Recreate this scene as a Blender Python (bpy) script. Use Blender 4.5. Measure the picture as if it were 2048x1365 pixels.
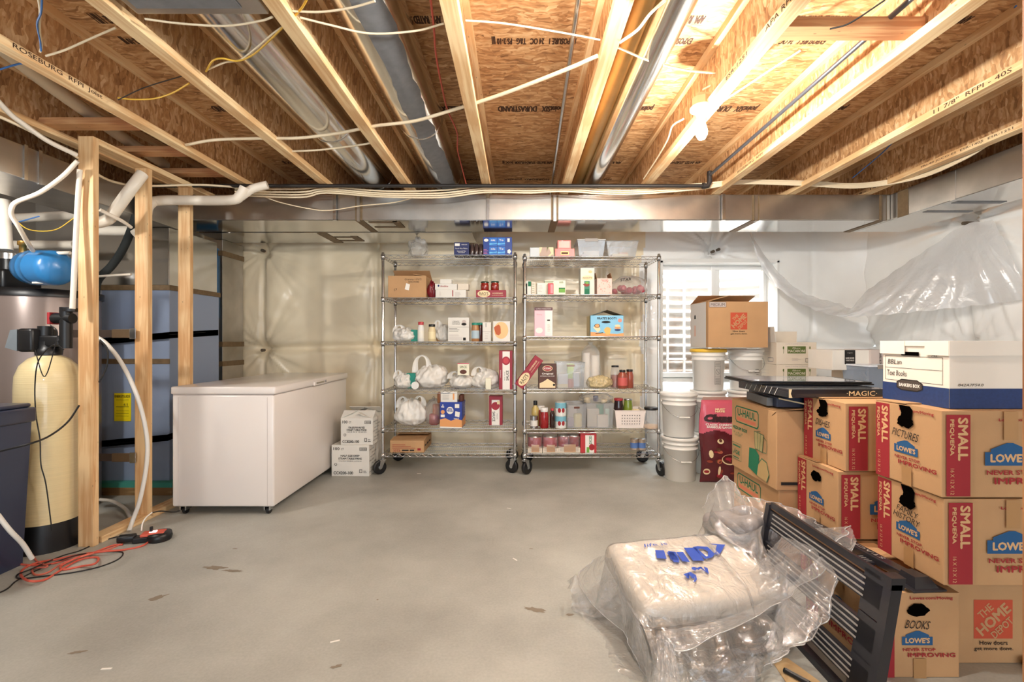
import bpy, bmesh, math, random
import numpy as np
from mathutils import Vector, Matrix, noise as mnoise
random.seed(7)
for o in list(bpy.data.objects): bpy.data.objects.remove(o)
COL = bpy.context.scene.collection
PI = math.pi
F, VX, VY, H = 950.0, 1036.0, 680.0, 1.21      # focal length (px), vanishing point, eye height
SC = bpy.context.scene
# ------------------------------------------------------------------ camera
cd = bpy.data.cameras.new('camera'); cam = bpy.data.objects.new('camera', cd); COL.objects.link(cam)
cam.location = (0, 0, H); cam.rotation_euler = (PI/2, 0, 0)
cd.sensor_width = 36; cd.lens = F*36/2048; cd.shift_x = -12/2048; cd.shift_y = -2.5/2048
cd.clip_start = 0.02; cd.clip_end = 60
SC.camera = cam
SC.view_settings.view_transform = 'Standard'; SC.view_settings.look = 'None'
SC.view_settings.exposure = 1.70; SC.view_settings.gamma = 1; SC.view_settings.use_curve_mapping = False
# ------------------------------------------------------------------ light
w = bpy.data.worlds.new('sky'); SC.world = w; w.use_nodes = True
bg = w.node_tree.nodes['Background']; bg.inputs[0].default_value = (.80, .90, 1, 1); bg.inputs[1].default_value = 1.4
def lamp(name, kind, loc, power, color, size=.05, rot=(0,0,0), sy=None):
    l = bpy.data.lights.new(name, kind); l.energy = power; l.color = color
    if kind == 'AREA':
        l.size = size
        if sy: l.shape = 'RECTANGLE'; l.size_y = sy
    else: l.shadow_soft_size = size
    o = bpy.data.objects.new(name, l); COL.objects.link(o); o.location = loc; o.rotation_euler = rot
    return o
BULB = (.955, 2.47, 2.325)
WARM = (1, .80, .55)
lamp('bulb_light', 'POINT', (BULB[0], BULB[1], BULB[2]-.06), 66, (1, .94, .86), .035)
lamp('near_bulb_light', 'POINT', (.25, 1.35, 2.28), 22, (1, .96, .90), .05)
lamp('rear_bulb_light', 'POINT', (-.6, -1.3, 2.1), 14, (1, .97, .93), .06)
lamp('utility_bulb_light', 'POINT', (-2.95, 2.05, 2.0), 14, (1, .97, .92), .05)
lamp('well_sky_light', 'AREA', (2.13, 5.75, 2.75), 95, (.84, .92, 1), 1.3, (0, 0, 0), .8)
lamp('rear_fill_light', 'AREA', (0, -3.95, 1.1), 62, (.86, .93, 1), 4.6, (PI/2, 0, PI), 2.0)   # added fill light behind the camera, let in by an opening made for it
# ------------------------------------------------------------------ helpers
def P(px, py, D): return Vector(((px-VX)/F*D, D, H-(py-VY)/F*D))
def X_(px, D): return (px-VX)/F*D
def Z_(py, D): return H-(py-VY)/F*D
def lin(c):
    return tuple((v/255/12.92 if v/255 <= .04045 else ((v/255+.055)/1.055)**2.4) for v in c)
_m = {}
def NT(name):
    m = bpy.data.materials.new(name); m.use_nodes = True
    return m, m.node_tree, m.node_tree.nodes, m.node_tree.nodes['Principled BSDF']
def M(name, rgb=(200,200,200), rough=.5, metal=0., var=0., vs=8., bump=0., bs=60., coat=0., spec=.5, stretch=None, emit=0., alpha=1., trans=0., sss=0.):
    if name in _m: return _m[name]
    m, t, n, b = NT(name); L = t.links.new
    c = lin(rgb)+(1,)
    b.inputs['Base Color'].default_value = c; b.inputs['Roughness'].default_value = rough
    b.inputs['Metallic'].default_value = metal; b.inputs['Coat Weight'].default_value = coat
    b.inputs['Specular IOR Level'].default_value = spec; b.inputs['Alpha'].default_value = alpha
    b.inputs['Transmission Weight'].default_value = trans
    if emit: b.inputs['Emission Color'].default_value = c; b.inputs['Emission Strength'].default_value = emit
    if var or bump:
        tc = n.new('ShaderNodeTexCoord'); mp = n.new('ShaderNodeMapping'); L(tc.outputs['Object'], mp.inputs[0])
        if stretch: mp.inputs['Scale'].default_value = stretch
        if var:
            nz = n.new('ShaderNodeTexNoise'); nz.inputs['Scale'].default_value = vs; nz.inputs['Detail'].default_value = 6
            L(mp.outputs[0], nz.inputs['Vector'])
            mr = n.new('ShaderNodeMapRange'); mr.inputs[1].default_value = .3; mr.inputs[2].default_value = .7
            mr.inputs[3].default_value = 1-var; mr.inputs[4].default_value = 1+var*.6
            L(nz.outputs[0], mr.inputs[0])
            mx = n.new('ShaderNodeVectorMath'); mx.operation = 'SCALE'; mx.inputs[0].default_value = c[:3]
            L(mr.outputs[0], mx.inputs['Scale']); L(mx.outputs[0], b.inputs['Base Color'])
        if bump:
            n2 = n.new('ShaderNodeTexNoise'); n2.inputs['Scale'].default_value = bs; n2.inputs['Detail'].default_value = 4
            L(mp.outputs[0], n2.inputs['Vector'])
            bp = n.new('ShaderNodeBump'); bp.inputs['Strength'].default_value = bump; bp.inputs['Distance'].default_value = .01
            L(n2.outputs[0], bp.inputs['Height']); L(bp.outputs[0], b.inputs['Normal'])
    _m[name] = m; return m
def osb(name, sc, dark, mid, light, rot=.6):
    m, t, n, b = NT(name); L = t.links.new
    tc = n.new('ShaderNodeTexCoord')
    dz = n.new('ShaderNodeTexNoise'); dz.inputs['Scale'].default_value = 7; L(tc.outputs['Object'], dz.inputs['Vector'])
    ad = n.new('ShaderNodeVectorMath'); ad.operation = 'MULTIPLY_ADD'; ad.inputs[1].default_value = (.09,)*3
    L(dz.outputs['Color'], ad.inputs[0]); L(tc.outputs['Object'], ad.inputs[2])
    cols = []
    for k, r in enumerate((rot, -rot*1.5)):
        mp = n.new('ShaderNodeMapping'); mp.inputs['Scale'].default_value = sc
        rr = [0, 0, 0]; rr[2 if sc[0] < sc[1] else 0] = r; mp.inputs['Rotation'].default_value = rr
        mp.vector_type = 'POINT'
        L(ad.outputs[0], mp.inputs[0])
        v = n.new('ShaderNodeTexVoronoi'); v.inputs['Scale'].default_value = 1+.35*k; v.inputs['Randomness'].default_value = 1
        L(mp.outputs[0], v.inputs['Vector']); cols.append(v)
    nm = n.new('ShaderNodeTexNoise'); nm.inputs['Scale'].default_value = 11; L(tc.outputs['Object'], nm.inputs['Vector'])
    st = n.new('ShaderNodeMath'); st.operation = 'GREATER_THAN'; st.inputs[1].default_value = .5; L(nm.outputs[0], st.inputs[0])
    mx = n.new('ShaderNodeMix'); mx.data_type = 'RGBA'; L(st.outputs[0], mx.inputs[0]); L(cols[0].outputs['Color'], mx.inputs[6]); L(cols[1].outputs['Color'], mx.inputs[7])
    fine = n.new('ShaderNodeTexNoise'); fine.inputs['Scale'].default_value = 1.6; fine.inputs['Detail'].default_value = 8
    mp2 = n.new('ShaderNodeMapping'); mp2.inputs['Scale'].default_value = tuple(s*.8 for s in sc); L(ad.outputs[0], mp2.inputs[0]); L(mp2.outputs[0], fine.inputs['Vector'])
    bw = n.new('ShaderNodeRGBToBW'); L(mx.outputs[2], bw.inputs[0])
    av = n.new('ShaderNodeMath'); av.operation = 'MULTIPLY_ADD'; av.inputs[1].default_value = .40; L(bw.outputs[0], av.inputs[0])
    f2 = n.new('ShaderNodeMath'); f2.operation = 'MULTIPLY'; f2.inputs[1].default_value = .62; L(fine.outputs[0], f2.inputs[0]); L(f2.outputs[0], av.inputs[2])
    cr = n.new('ShaderNodeValToRGB'); e = cr.color_ramp.elements
    e[0].position = .24; e[0].color = lin(dark)+(1,); e[1].position = .80; e[1].color = lin(light)+(1,)
    k = cr.color_ramp.elements.new(.50); k.color = lin(mid)+(1,)
    L(av.outputs[0], cr.inputs[0]); L(cr.outputs[0], b.inputs['Base Color']); b.inputs['Roughness'].default_value = .62
    bp = n.new('ShaderNodeBump'); bp.inputs['Strength'].default_value = .25; bp.inputs['Distance'].default_value = .004; L(av.outputs[0], bp.inputs['Height']); L(bp.outputs[0], b.inputs['Normal'])
    return m
def wood(name, axis, a, bcol, rough=.6):
    m, t, n, b = NT(name); L = t.links.new
    tc = n.new('ShaderNodeTexCoord'); mp = n.new('ShaderNodeMapping')
    s = [30, 30, 30]; s[axis] = 1.6; mp.inputs['Scale'].default_value = s; L(tc.outputs['Object'], mp.inputs[0])
    nz = n.new('ShaderNodeTexNoise'); nz.inputs['Scale'].default_value = 1.6; nz.inputs['Detail'].default_value = 5; nz.inputs['Distortion'].default_value = .8; L(mp.outputs[0], nz.inputs['Vector'])
    n2 = n.new('ShaderNodeTexNoise'); n2.inputs['Scale'].default_value = 3; n2.inputs['Detail'].default_value = 2; L(tc.outputs['Object'], n2.inputs['Vector'])
    ad = n.new('ShaderNodeMath'); ad.operation = 'ADD'; L(nz.outputs[0], ad.inputs[0]); L(n2.outputs[0], ad.inputs[1])
    cr = n.new('ShaderNodeValToRGB'); e = cr.color_ramp.elements; e[0].position = .75; e[0].color = lin(a)+(1,); e[1].position = 1.2; e[1].color = lin(bcol)+(1,)
    dv = n.new('ShaderNodeMath'); dv.operation = 'MULTIPLY'; dv.inputs[1].default_value = .9; L(ad.outputs[0], dv.inputs[0])
    e[0].position = .76; e[1].position = 1.0
    L(dv.outputs[0], cr.inputs[0]); L(cr.outputs[0], b.inputs['Base Color']); b.inputs['Roughness'].default_value = rough
    # knots
    v = n.new('ShaderNodeTexVoronoi'); ms = [5, 5, 5]; ms[axis] = 2.2; mk = n.new('ShaderNodeMapping'); mk.inputs['Scale'].default_value = ms; L(tc.outputs['Object'], mk.inputs[0]); L(mk.outputs[0], v.inputs['Vector'])
    lt = n.new('ShaderNodeMapRange'); lt.inputs[1].default_value = .03; lt.inputs[2].default_value = .10; lt.inputs[3].default_value = .45; lt.inputs[4].default_value = 1; L(v.outputs['Distance'], lt.inputs[0])
    sc = n.new('ShaderNodeVectorMath'); sc.operation = 'SCALE'; L(cr.outputs[0], sc.inputs[0]); L(lt.outputs[0], sc.inputs['Scale']); L(sc.outputs[0], b.inputs['Base Color'])
    return m
def film(name, tint, opac, gloss=.25, bump=.4, bs=25., rough=.12, stretch=None, crease=False):
    """thin clear plastic: mostly transparent, glossy, a little milky"""
    m, t, n, b = NT(name); L = t.links.new; n.remove(b)
    out = n['Material Output']
    tc = n.new('ShaderNodeTexCoord'); nz = n.new('ShaderNodeTexNoise'); nz.inputs['Scale'].default_value = bs; nz.inputs['Detail'].default_value = 5; nz.inputs['Distortion'].default_value = 1.2
    mp = n.new('ShaderNodeMapping'); L(tc.outputs['Object'], mp.inputs[0]); L(mp.outputs[0], nz.inputs['Vector'])
    if stretch: mp.inputs['Scale'].default_value = stretch
    bp = n.new('ShaderNodeBump'); bp.inputs['Strength'].default_value = bump; bp.inputs['Distance'].default_value = .02; hs = nz.outputs[0]
    if crease:
        c1 = n.new('ShaderNodeMath'); c1.operation = 'SUBTRACT'; c1.inputs[1].default_value = .5; L(nz.outputs[0], c1.inputs[0]); c2 = n.new('ShaderNodeMath'); c2.operation = 'ABSOLUTE'; L(c1.outputs[0], c2.inputs[0]); hs = c2.outputs[0]
    L(hs, bp.inputs['Height'])
    tr = n.new('ShaderNodeBsdfTransparent'); tr.inputs[0].default_value = (.995, .995, .995, 1)
    gl = n.new('ShaderNodeBsdfGlossy'); gl.inputs['Roughness'].default_value = rough; L(bp.outputs[0], gl.inputs['Normal'])
    df = n.new('ShaderNodeBsdfDiffuse'); df.inputs[0].default_value = lin(tint)+(1,); L(bp.outputs[0], df.inputs['Normal'])
    tl = n.new('ShaderNodeBsdfTranslucent'); tl.inputs[0].default_value = lin(tint)+(1,)
    md = n.new('ShaderNodeMixShader'); md.inputs[0].default_value = .4; L(df.outputs[0], md.inputs[1]); L(tl.outputs[0], md.inputs[2])
    m1 = n.new('ShaderNodeMixShader'); m1.inputs[0].default_value = opac; L(tr.outputs[0], m1.inputs[1]); L(md.outputs[0], m1.inputs[2])
    lw = n.new('ShaderNodeLayerWeight'); lw.inputs[0].default_value = .35; L(bp.outputs[0], lw.inputs['Normal'])
    ml = n.new('ShaderNodeMath'); ml.operation = 'MULTIPLY_ADD'; ml.inputs[1].default_value = gloss*1.6; ml.inputs[2].default_value = gloss*.25; L(lw.outputs['Facing'], ml.inputs[0])
    m2 = n.new('ShaderNodeMixShader'); L(ml.outputs[0], m2.inputs[0]); L(m1.outputs[0], m2.inputs[1]); L(gl.outputs[0], m2.inputs[2])
    L(m2.outputs[0], out.inputs[0]); return m
# ---- palette
OSBX = osb('osb_subfloor', (9, 52, 52), (128, 86, 52), (198, 148, 98), (236, 204, 156), .5)
OSBZ = osb('osb_web', (45, 45, 10), (134, 92, 58), (198, 150, 100), (238, 208, 164), .7)
PINEY = wood('pine_flange', 1, (242, 212, 164), (222, 178, 126))
PINEZ = wood('pine_stud', 2, (234, 198, 148), (212, 162, 110))
PINEX = wood('pine_block', 0, (218, 168, 118), (186, 122, 78))
METAL = M('galvanised_metal', (196, 198, 200), .24, 1., var=.10, vs=14, bump=.05, bs=9)
METALD = M('galvanised_duct', (186, 182, 176), .33, 1., var=.16, vs=5, bump=.10, bs=3)
METALU = M('galvanised_flat', (190, 188, 184), .13, 1., var=.06, vs=4, bump=.04, bs=2)
CHROME = M('chrome_wire', (205, 205, 205), .22, 1.)
TAPE = M('foil_tape', (128, 130, 134), .55, .3, var=.12, vs=25)
MASTIC = M('brown_tape', (122, 100, 72), .6, .1, var=.18, vs=30)
CARD = M('cardboard', (192, 150, 106), .78, var=.07, vs=6, bump=.05, bs=160)
CARDD = M('cardboard_inside', (150, 108, 70), .85)
CARDL = M('pale_cardboard', (226, 214, 196), .7, var=.05, vs=7)
WHITEC = M('white_carton', (228, 224, 215), .6, var=.03, vs=9)
GREYC = M('grey_carton', (196, 184, 178), .7, var=.03)
BLACK = M('black_plastic', (22, 22, 24), .38)
DARK = M('dark_void', (8, 6, 5), 1., spec=0.)
INK = M('black_ink', (28, 24, 22), .8)
RED = M('red_ink', (158, 36, 42), .7)
CRIM = M('crimson_print', (160, 34, 52), .55)
BLUE = M('blue_ink', (28, 84, 132), .7)
NAVY = M('navy_ink', (26, 52, 104), .6, var=.12, vs=60)
ORANGE = M('orange_ink', (196, 80, 52), .7)
GREEN = M('green_ink', (26, 112, 78), .7)
OLIVE = M('olive_ink', (92, 108, 46), .7)
WHITEI = M('white_ink', (238, 234, 226), .6)
PINKI = M('pink_ink', (228, 150, 158), .6)
CREAM = M('cream_ink', (236, 214, 170), .6)
BROWNI = M('brown_ink', (92, 48, 30), .6)
TEAL = M('teal_plastic', (18, 140, 120), .4)
YEL = M('yellow_label', (250, 228, 20), .5)
WPL = M('white_plastic', (232, 230, 224), .35, coat=.2)
PVC = M('pvc_pipe', (232, 222, 206), .35)
CABLE = M('cream_cable', (232, 214, 182), .45)
ENAM = M('white_enamel', (234, 226, 220), .28, coat=.4, bump=.02, bs=300)
GLASS = film('clear_plastic', (228, 232, 236), .26, .22, .12, 12, .08)
BAGF = M('grocery_film', (236, 232, 224), .35, coat=.3, bump=.5, bs=26, alpha=.93)
CLEARF = film('clear_film', (244, 244, 242), .22, .32, 1., 14, .12, None, True)
POLYF = film('poly_sheet', (244, 246, 248), .66, .28, .45, 9, .2)
# ------------------------------------------------------------------ mesh building
def tags(o, label=None, cat=None, group=None, kind=None):
    if label: o['label'] = label
    if cat: o['category'] = cat
    if group: o['group'] = group
    if kind: o['kind'] = kind
    return o
def thing(name, label, cat, loc=(0,0,0), rz=0, group=None):
    o = bpy.data.objects.new(name, None); COL.objects.link(o); o.empty_display_size = .1
    o.location = loc; o.rotation_euler = (0, 0, rz)
    return tags(o, label, cat, group)
def catmull(pts, n=6):
    p = [Vector(q) for q in pts]
    if len(p) < 3: return p
    p = [p[0]*2-p[1]]+p+[p[-1]*2-p[-2]]; out = []
    for i in range(1, len(p)-2):
        for k in range(n):
            t = k/n; a, b, c, d = p[i-1], p[i], p[i+1], p[i+2]
            out.append(.5*((2*b)+(c-a)*t+(2*a-5*b+4*c-d)*t*t+(3*b-a-3*c+d)*t**3))
    out.append(p[-2]); return out
_tc = {}
def textmesh(s, bold=.0):
    k = (s, bold)
    if k in _tc: return _tc[k]
    c = bpy.data.curves.new('t', 'FONT'); c.body = s; c.resolution_u = 2; c.offset = bold; c.space_line = .85; c.align_x = 'CENTER'
    o = bpy.data.objects.new('t', c); COL.objects.link(o)
    bpy.context.view_layer.update()
    me = bpy.data.meshes.new_from_object(o)
    v = [tuple(q.co) for q in me.vertices]; f = [tuple(q.vertices) for q in me.polygons]
    bpy.data.objects.remove(o); bpy.data.curves.remove(c); bpy.data.meshes.remove(me)
    xs = [q[0] for q in v] or [0, 1]; ys = [q[1] for q in v] or [0, 1]
    x0, x1, y0, y1 = min(xs), max(xs), min(ys), max(ys)
    v = [((q[0]-x0)/(x1-x0+1e-9)-.5, (q[1]-y0)/(y1-y0+1e-9)-.5) for q in v]
    _tc[k] = (v, f); return _tc[k]
class MB:
    def __init__(s): s.v = []; s.f = []; s.m = []; s.sm = []; s.mats = []; s.T = Matrix()
    def mi(s, m):
        if m not in s.mats: s.mats.append(m)
        return s.mats.index(m)
    def add(s, v, f, m, smooth=False):
        o = len(s.v); s.v += [tuple(s.T @ Vector(q)) for q in v]; k = s.mi(m)
        for q in f: s.f.append(tuple(i+o for i in q)); s.m.append(k); s.sm.append(smooth)
        return s
    def box(s, a, b, m, bev=0.):
        x0, y0, z0 = a; x1, y1, z1 = b
        if x0 > x1: x0, x1 = x1, x0
        if y0 > y1: y0, y1 = y1, y0
        if z0 > z1: z0, z1 = z1, z0
        V = [(x0,y0,z0),(x1,y0,z0),(x1,y1,z0),(x0,y1,z0),(x0,y0,z1),(x1,y0,z1),(x1,y1,z1),(x0,y1,z1)]
        Q = [(0,3,2,1),(4,5,6,7),(0,1,5,4),(1,2,6,5),(2,3,7,6),(3,0,4,7)]
        if bev <= 0: return s.add(V, Q, m)
        bm = bmesh.new(); vs = [bm.verts.new(q) for q in V]
        for q in Q: bm.faces.new([vs[i] for i in q])
        bmesh.ops.bevel(bm, geom=list(bm.edges), offset=bev, segments=2, profile=.5, affect='EDGES')
        bm.verts.index_update()
        s.add([tuple(q.co) for q in bm.verts], [tuple(x.index for x in q.verts) for q in bm.faces], m, bev > .008); bm.free(); return s
    def tube(s, pts, r, m, n=8, smooth=True, cap=True, curve=0):
        p = catmull(pts, curve) if curve else [Vector(q) for q in pts]
        rs = r if isinstance(r, (list, tuple)) else [r]*len(p)
        if len(rs) != len(p): rs = [rs[int(i*(len(rs)-1)/(len(p)-1))] for i in range(len(p))]
        V = []; Fc = []; up = None
        for i, q in enumerate(p):
            t = (p[min(i+1, len(p)-1)]-p[max(i-1, 0)]); t = t.normalized() if t.length > 1e-9 else Vector((0,0,1))
            if up is None:
                up = Vector((0,0,1)) if abs(t.z) < .9 else Vector((1,0,0))
            a = t.cross(up).normalized(); up = a.cross(t).normalized()
            for k in range(n):
                th = 2*PI*k/n; V.append(q+(a*math.cos(th)+up*math.sin(th))*rs[i])
        for i in range(len(p)-1):
            for k in range(n):
                Fc.append((i*n+k, i*n+(k+1) % n, (i+1)*n+(k+1) % n, (i+1)*n+k))
        s.add(V, Fc, m, smooth)
        if cap:
            s.add(V[:n], [tuple(range(n))], m); s.add(V[-n:], [tuple(range(n))[::-1]], m)
        return s
    def lathe(s, prof, m, n=24, c=(0,0,0), axis=(0,0,1), smooth=True):
        q = Vector((0,0,1)).rotation_difference(Vector(axis).normalized()).to_matrix(); c = Vector(c)
        V = []; Fc = []
        for r, z in prof:
            for k in range(n):
                th = 2*PI*k/n; V.append(c+q @ Vector((r*math.cos(th), r*math.sin(th), z)))
        for i in range(len(prof)-1):
            for k in range(n): Fc.append((i*n+k, i*n+(k+1) % n, (i+1)*n+(k+1) % n, (i+1)*n+k))
        s.add(V, Fc, m, smooth)
        if prof[0][0] > 1e-4: s.add(V[:n], [tuple(range(n))[::-1]], m)
        if prof[-1][0] > 1e-4: s.add(V[-n:], [tuple(range(n))], m)
        return s
    def text(s, txt, o, u, v, w, h, m, rot=0., bold=.0, mirror=False, shear=0.):
        if bold > 0:      # heavier strokes: the same letters laid down at small offsets
            d = min(bold, .06)*abs(h)*.9; U, W = Vector(u), Vector(v)
            N_ = U.cross(W).normalized()*.00012
            for k, (dx, dy) in enumerate(((-d,0),(d,0),(0,-d),(0,d))): s.text(txt, Vector(o)+U*dx+W*dy+N_*k, u, v, w-2*d, h-2*d, m, rot, 0., mirror, shear)
            return s
        V, Fc = textmesh(txt, 0.); u = Vector(u); v = Vector(v); o = Vector(o); c, sn = math.cos(rot), math.sin(rot)
        out = []
        for x, y in V:
            x *= w; y *= h; x += shear*y
            if mirror: x = -x
            out.append(o+u*(x*c-y*sn)+v*(x*sn+y*c))
        return s.add(out, Fc, m)
    def poly(s, pts, m): return s.add(pts, [tuple(range(len(pts)))], m)
    def build(s, name, parent=None, label=None, cat=None, group=None, kind=None, loc=None, rz=0.):
        me = bpy.data.meshes.new(name); me.from_pydata(s.v, [], s.f)
        for m in s.mats: me.materials.append(m)
        me.polygons.foreach_set('material_index', s.m); me.polygons.foreach_set('use_smooth', s.sm)
        me.update()
        o = bpy.data.objects.new(name, me); COL.objects.link(o)
        if parent: o.parent = parent
        if loc is not None: o.location = loc; o.rotation_euler = (0, 0, rz)
        return tags(o, label, cat, group, kind)
class Carton(MB):
    """box with its origin at the front left bottom corner; faces F L R T B carry print"""
    def __init__(s, w, d, h, m=CARD, bev=.0025):
        super().__init__(); s.w, s.d, s.h = w, d, h; s.base = m; s.e = .0008; s.box((0,0,0), (w,d,h), m, bev)
    def fr(s, f):
        s.e += .00012; e = s.e
        return {'F': (Vector((0,-e,0)), Vector((1,0,0)), Vector((0,0,1))), 'L': (Vector((-e,s.d,0)), Vector((0,-1,0)), Vector((0,0,1))),
                'R': (Vector((s.w+e,0,0)), Vector((0,1,0)), Vector((0,0,1))), 'T': (Vector((0,0,s.h+e)), Vector((1,0,0)), Vector((0,1,0)))}[f]
    def pp(s, f, pts, m):
        o, u, v = s.fr(f); return s.poly([o+u*a+v*b for a, b in pts], m)
    def rc(s, f, u0, v0, u1, v1, m): return s.pp(f, [(u0,v0),(u1,v0),(u1,v1),(u0,v1)], m)
    def tx(s, f, t, u, v, w, h, m, rot=0., bold=.0, mirror=False, shear=0.):
        o, U, V = s.fr(f); s.e += .0004 if bold > 0 else 0
        return s.text(t, o+U*u+V*v, U, V, w, h, m, rot, bold, mirror, shear)
    def line(s, f, a, b, th, m):
        o, U, V = s.fr(f); n = Vector((0,0,0)); dx, dy = b[0]-a[0], b[1]-a[1]; l = math.hypot(dx, dy) or 1; nx, ny = -dy/l*th/2, dx/l*th/2
        return s.poly([o+n+U*(a[0]+nx)+V*(a[1]+ny), o+n+U*(a[0]-nx)+V*(a[1]-ny), o+n+U*(b[0]-nx)+V*(b[1]-ny), o+n+U*(b[0]+nx)+V*(b[1]+ny)], m)
    def ell(s, f, u, v, ru, rv, m, n=16, jit=0.):
        return s.pp(f, [(u+ru*math.cos(2*PI*k/n)*(1+jit*random.uniform(-1,1)), v+rv*math.sin(2*PI*k/n)*(1+jit*random.uniform(-1,1))) for k in range(n)], m)
    def frame(s, f, u0, v0, u1, v1, t, m):
        s.rc(f,u0,v0,u1,v0+t,m); s.rc(f,u0,v1-t,u1,v1,m); s.rc(f,u0,v0,u0+t,v1,m); s.rc(f,u1-t,v0,u1,v1,m); return s
    def flap(s, side, ang, ln=None, m=None, t=.004):
        """an open top flap hinged on side F, B, L or R, ang = degrees above horizontal outward"""
        m = m or s.base; ln = ln or min(s.w, s.d)/2; a = math.radians(ang)
        w, d, h = s.w, s.d, s.h
        A, B, o = {'F': ((0,0,h),(w,0,h),(0,-1,0)), 'B': ((0,d,h),(w,d,h),(0,1,0)), 'L': ((0,0,h),(0,d,h),(-1,0,0)), 'R': ((w,0,h),(w,d,h),(1,0,0))}[side]
        A, B, o = Vector(A), Vector(B), Vector(o); q = (o*math.cos(a)+Vector((0,0,1))*math.sin(a)); n = q.cross(B-A).normalized()*t
        V = [A,B,B+q*ln,A+q*ln]; V += [x+n for x in V]
        return s.add(V, [(0,1,2,3),(7,6,5,4),(0,4,5,1),(1,5,6,2),(2,6,7,3),(3,7,4,0)], m)
def cable(name, pts, r, m, label, cat='cable', group=None, n=7, curve=6):
    """pts: (px, py, depth) triples"""
    q = [P(*p) for p in pts]; o = q[0].copy(); mb = MB(); mb.tube([a-o for a in q], r, m, n=n, curve=curve)
    return mb.build(name, None, label, cat, group, loc=o)
def sins(seed, n, f0, f1):
    r = np.random.RandomState(seed); return [(r.uniform(f0,f1), r.uniform(f0,f1)*r.choice([-1,1]), r.uniform(0,6.28), r.uniform(.4,1)) for _ in range(n)]
def sn2(x, y, S): return sum(a*np.sin(fx*x+fy*y+p) for fx, fy, p, a in S)/len(S)**.5
# ================================================================== the room
ZJ = 2.40; ZT = 2.70
def concrete():
    m, t, n, b = NT('concrete'); L = t.links.new; tc = n.new('ShaderNodeTexCoord')
    a = n.new('ShaderNodeTexNoise'); a.inputs['Scale'].default_value = 1.1; a.inputs['Detail'].default_value = 8; a.inputs['Roughness'].default_value = .6; L(tc.outputs['Object'], a.inputs['Vector'])
    c = n.new('ShaderNodeTexNoise'); c.inputs['Scale'].default_value = 90; c.inputs['Detail'].default_value = 3; L(tc.outputs['Object'], c.inputs['Vector'])
    ad = n.new('ShaderNodeMath'); ad.operation = 'MULTIPLY_ADD'; ad.inputs[1].default_value = .22; L(c.outputs[0], ad.inputs[0]); L(a.outputs[0], ad.inputs[2])
    r = n.new('ShaderNodeValToRGB'); e = r.color_ramp.elements; e[0].position = .42; e[0].color = lin((150,149,142))+(1,); e[1].position = .78; e[1].color = lin((188,188,180))+(1,)
    L(ad.outputs[0], r.inputs[0]); L(r.outputs[0], b.inputs['Base Color'])
    rr = n.new('ShaderNodeMapRange'); rr.inputs[3].default_value = .38; rr.inputs[4].default_value = .62; L(a.outputs[0], rr.inputs[0]); L(rr.outputs[0], b.inputs['Roughness'])
    bp = n.new('ShaderNodeBump'); bp.inputs['Strength'].default_value = .12; bp.inputs['Distance'].default_value = .004; L(ad.outputs[0], bp.inputs['Height']); L(bp.outputs[0], b.inputs['Normal'])
    return m
mb = MB(); mb.box((-5.2,-3.6,-.1), (4.0,5.3,0), concrete()); mb.build('floor', kind='structure')
mb = MB(); mb.box((-5.2,-3.6,ZT), (4.0,5.3,ZT+.03), OSBX)
STAMP = M('stamp_ink', (70, 44, 28), .8)
for yy, t, hh in ((2.2,'APA  RATED STURD-I-FLOOR  23/32  | ||| |',.075),(2.36,'EXPOSURE 1   24 OC   T&G   PS 2-10 |||',.065),(3.05,'pointSIX   DURASTRAND',.10),(3.98,'APA  RATED  STURD-I-FLOOR  24 OC |||',.07),(4.4,'NORBORD  pointSIX',.06),(1.35,'pointSIX  DURASTRAND',.085)):
    for k, x0 in enumerate((-3.05,-2.4,-1.75,-1.15,-.55,.06,.68,1.3,1.92,2.52)):
        if (k+int(yy*10)) % 4 != 3 or yy in (3.05,): mb.text(t, (x0+.03*math.sin(k*3), yy, ZT-.0015), (-1,0,0), (0,1,0), .42, hh, STAMP, rot=0, bold=.03)
mb.build('ceiling', kind='structure')
# quilted insulation under poly film on the walls
WALLM = M('vapor_barrier_insulation', (238, 223, 192), .42, var=.10, vs=2.2, bump=.30, bs=5, coat=.45)
WALLM.node_tree.nodes['Principled BSDF'].inputs['Coat Roughness'].default_value = .22
WALL_LIT = M('window_lit_barrier', (246, 246, 243), .40, var=.05, vs=2.2, bump=.30, bs=5, coat=.45)  # whitish barrier film, whitened further to paint in the window light
FIBER = M('fiberglass', (232, 222, 196), .95, var=.10, vs=5, bump=.6, bs=22)
def bulge(U, Zz, pins, seed, seamz=(1.13,)):
    d = np.zeros_like(U); S = sins(seed, 9, 1.5, 6); S2 = sins(seed+1, 12, 8, 26)
    d += .022*sn2(U, Zz, S)+.004*sn2(U*.6, Zz*1.4, S2)
    for z in seamz: d -= .05*np.exp(-((Zz-z-.012*np.sin(U*3))/.035)**2)
    for i, (pu, pz, A) in enumerate(pins):
        du, dz = U-pu, Zz-pz; r = np.hypot(du, dz)+1e-6; th = np.arctan2(dz, du)
        R = np.random.RandomState(seed+i*3); cre = sum(R.uniform(.5,1)*np.sin(k*th+R.uniform(0,6)+.8*np.sin(2*th+i)) for k in (5,8,11,15,19,24,31))/2.2
        d += A*(.016*cre*np.exp(-r/.26)*np.clip(r/.05,0,1))-.075*np.exp(-(r/.075)**2)*(A > 0)-.03*np.exp(-r/.22)
        d -= .030*np.exp(-(du/.022)**2)*np.exp(-np.abs(dz)/.9)
    return d
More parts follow.
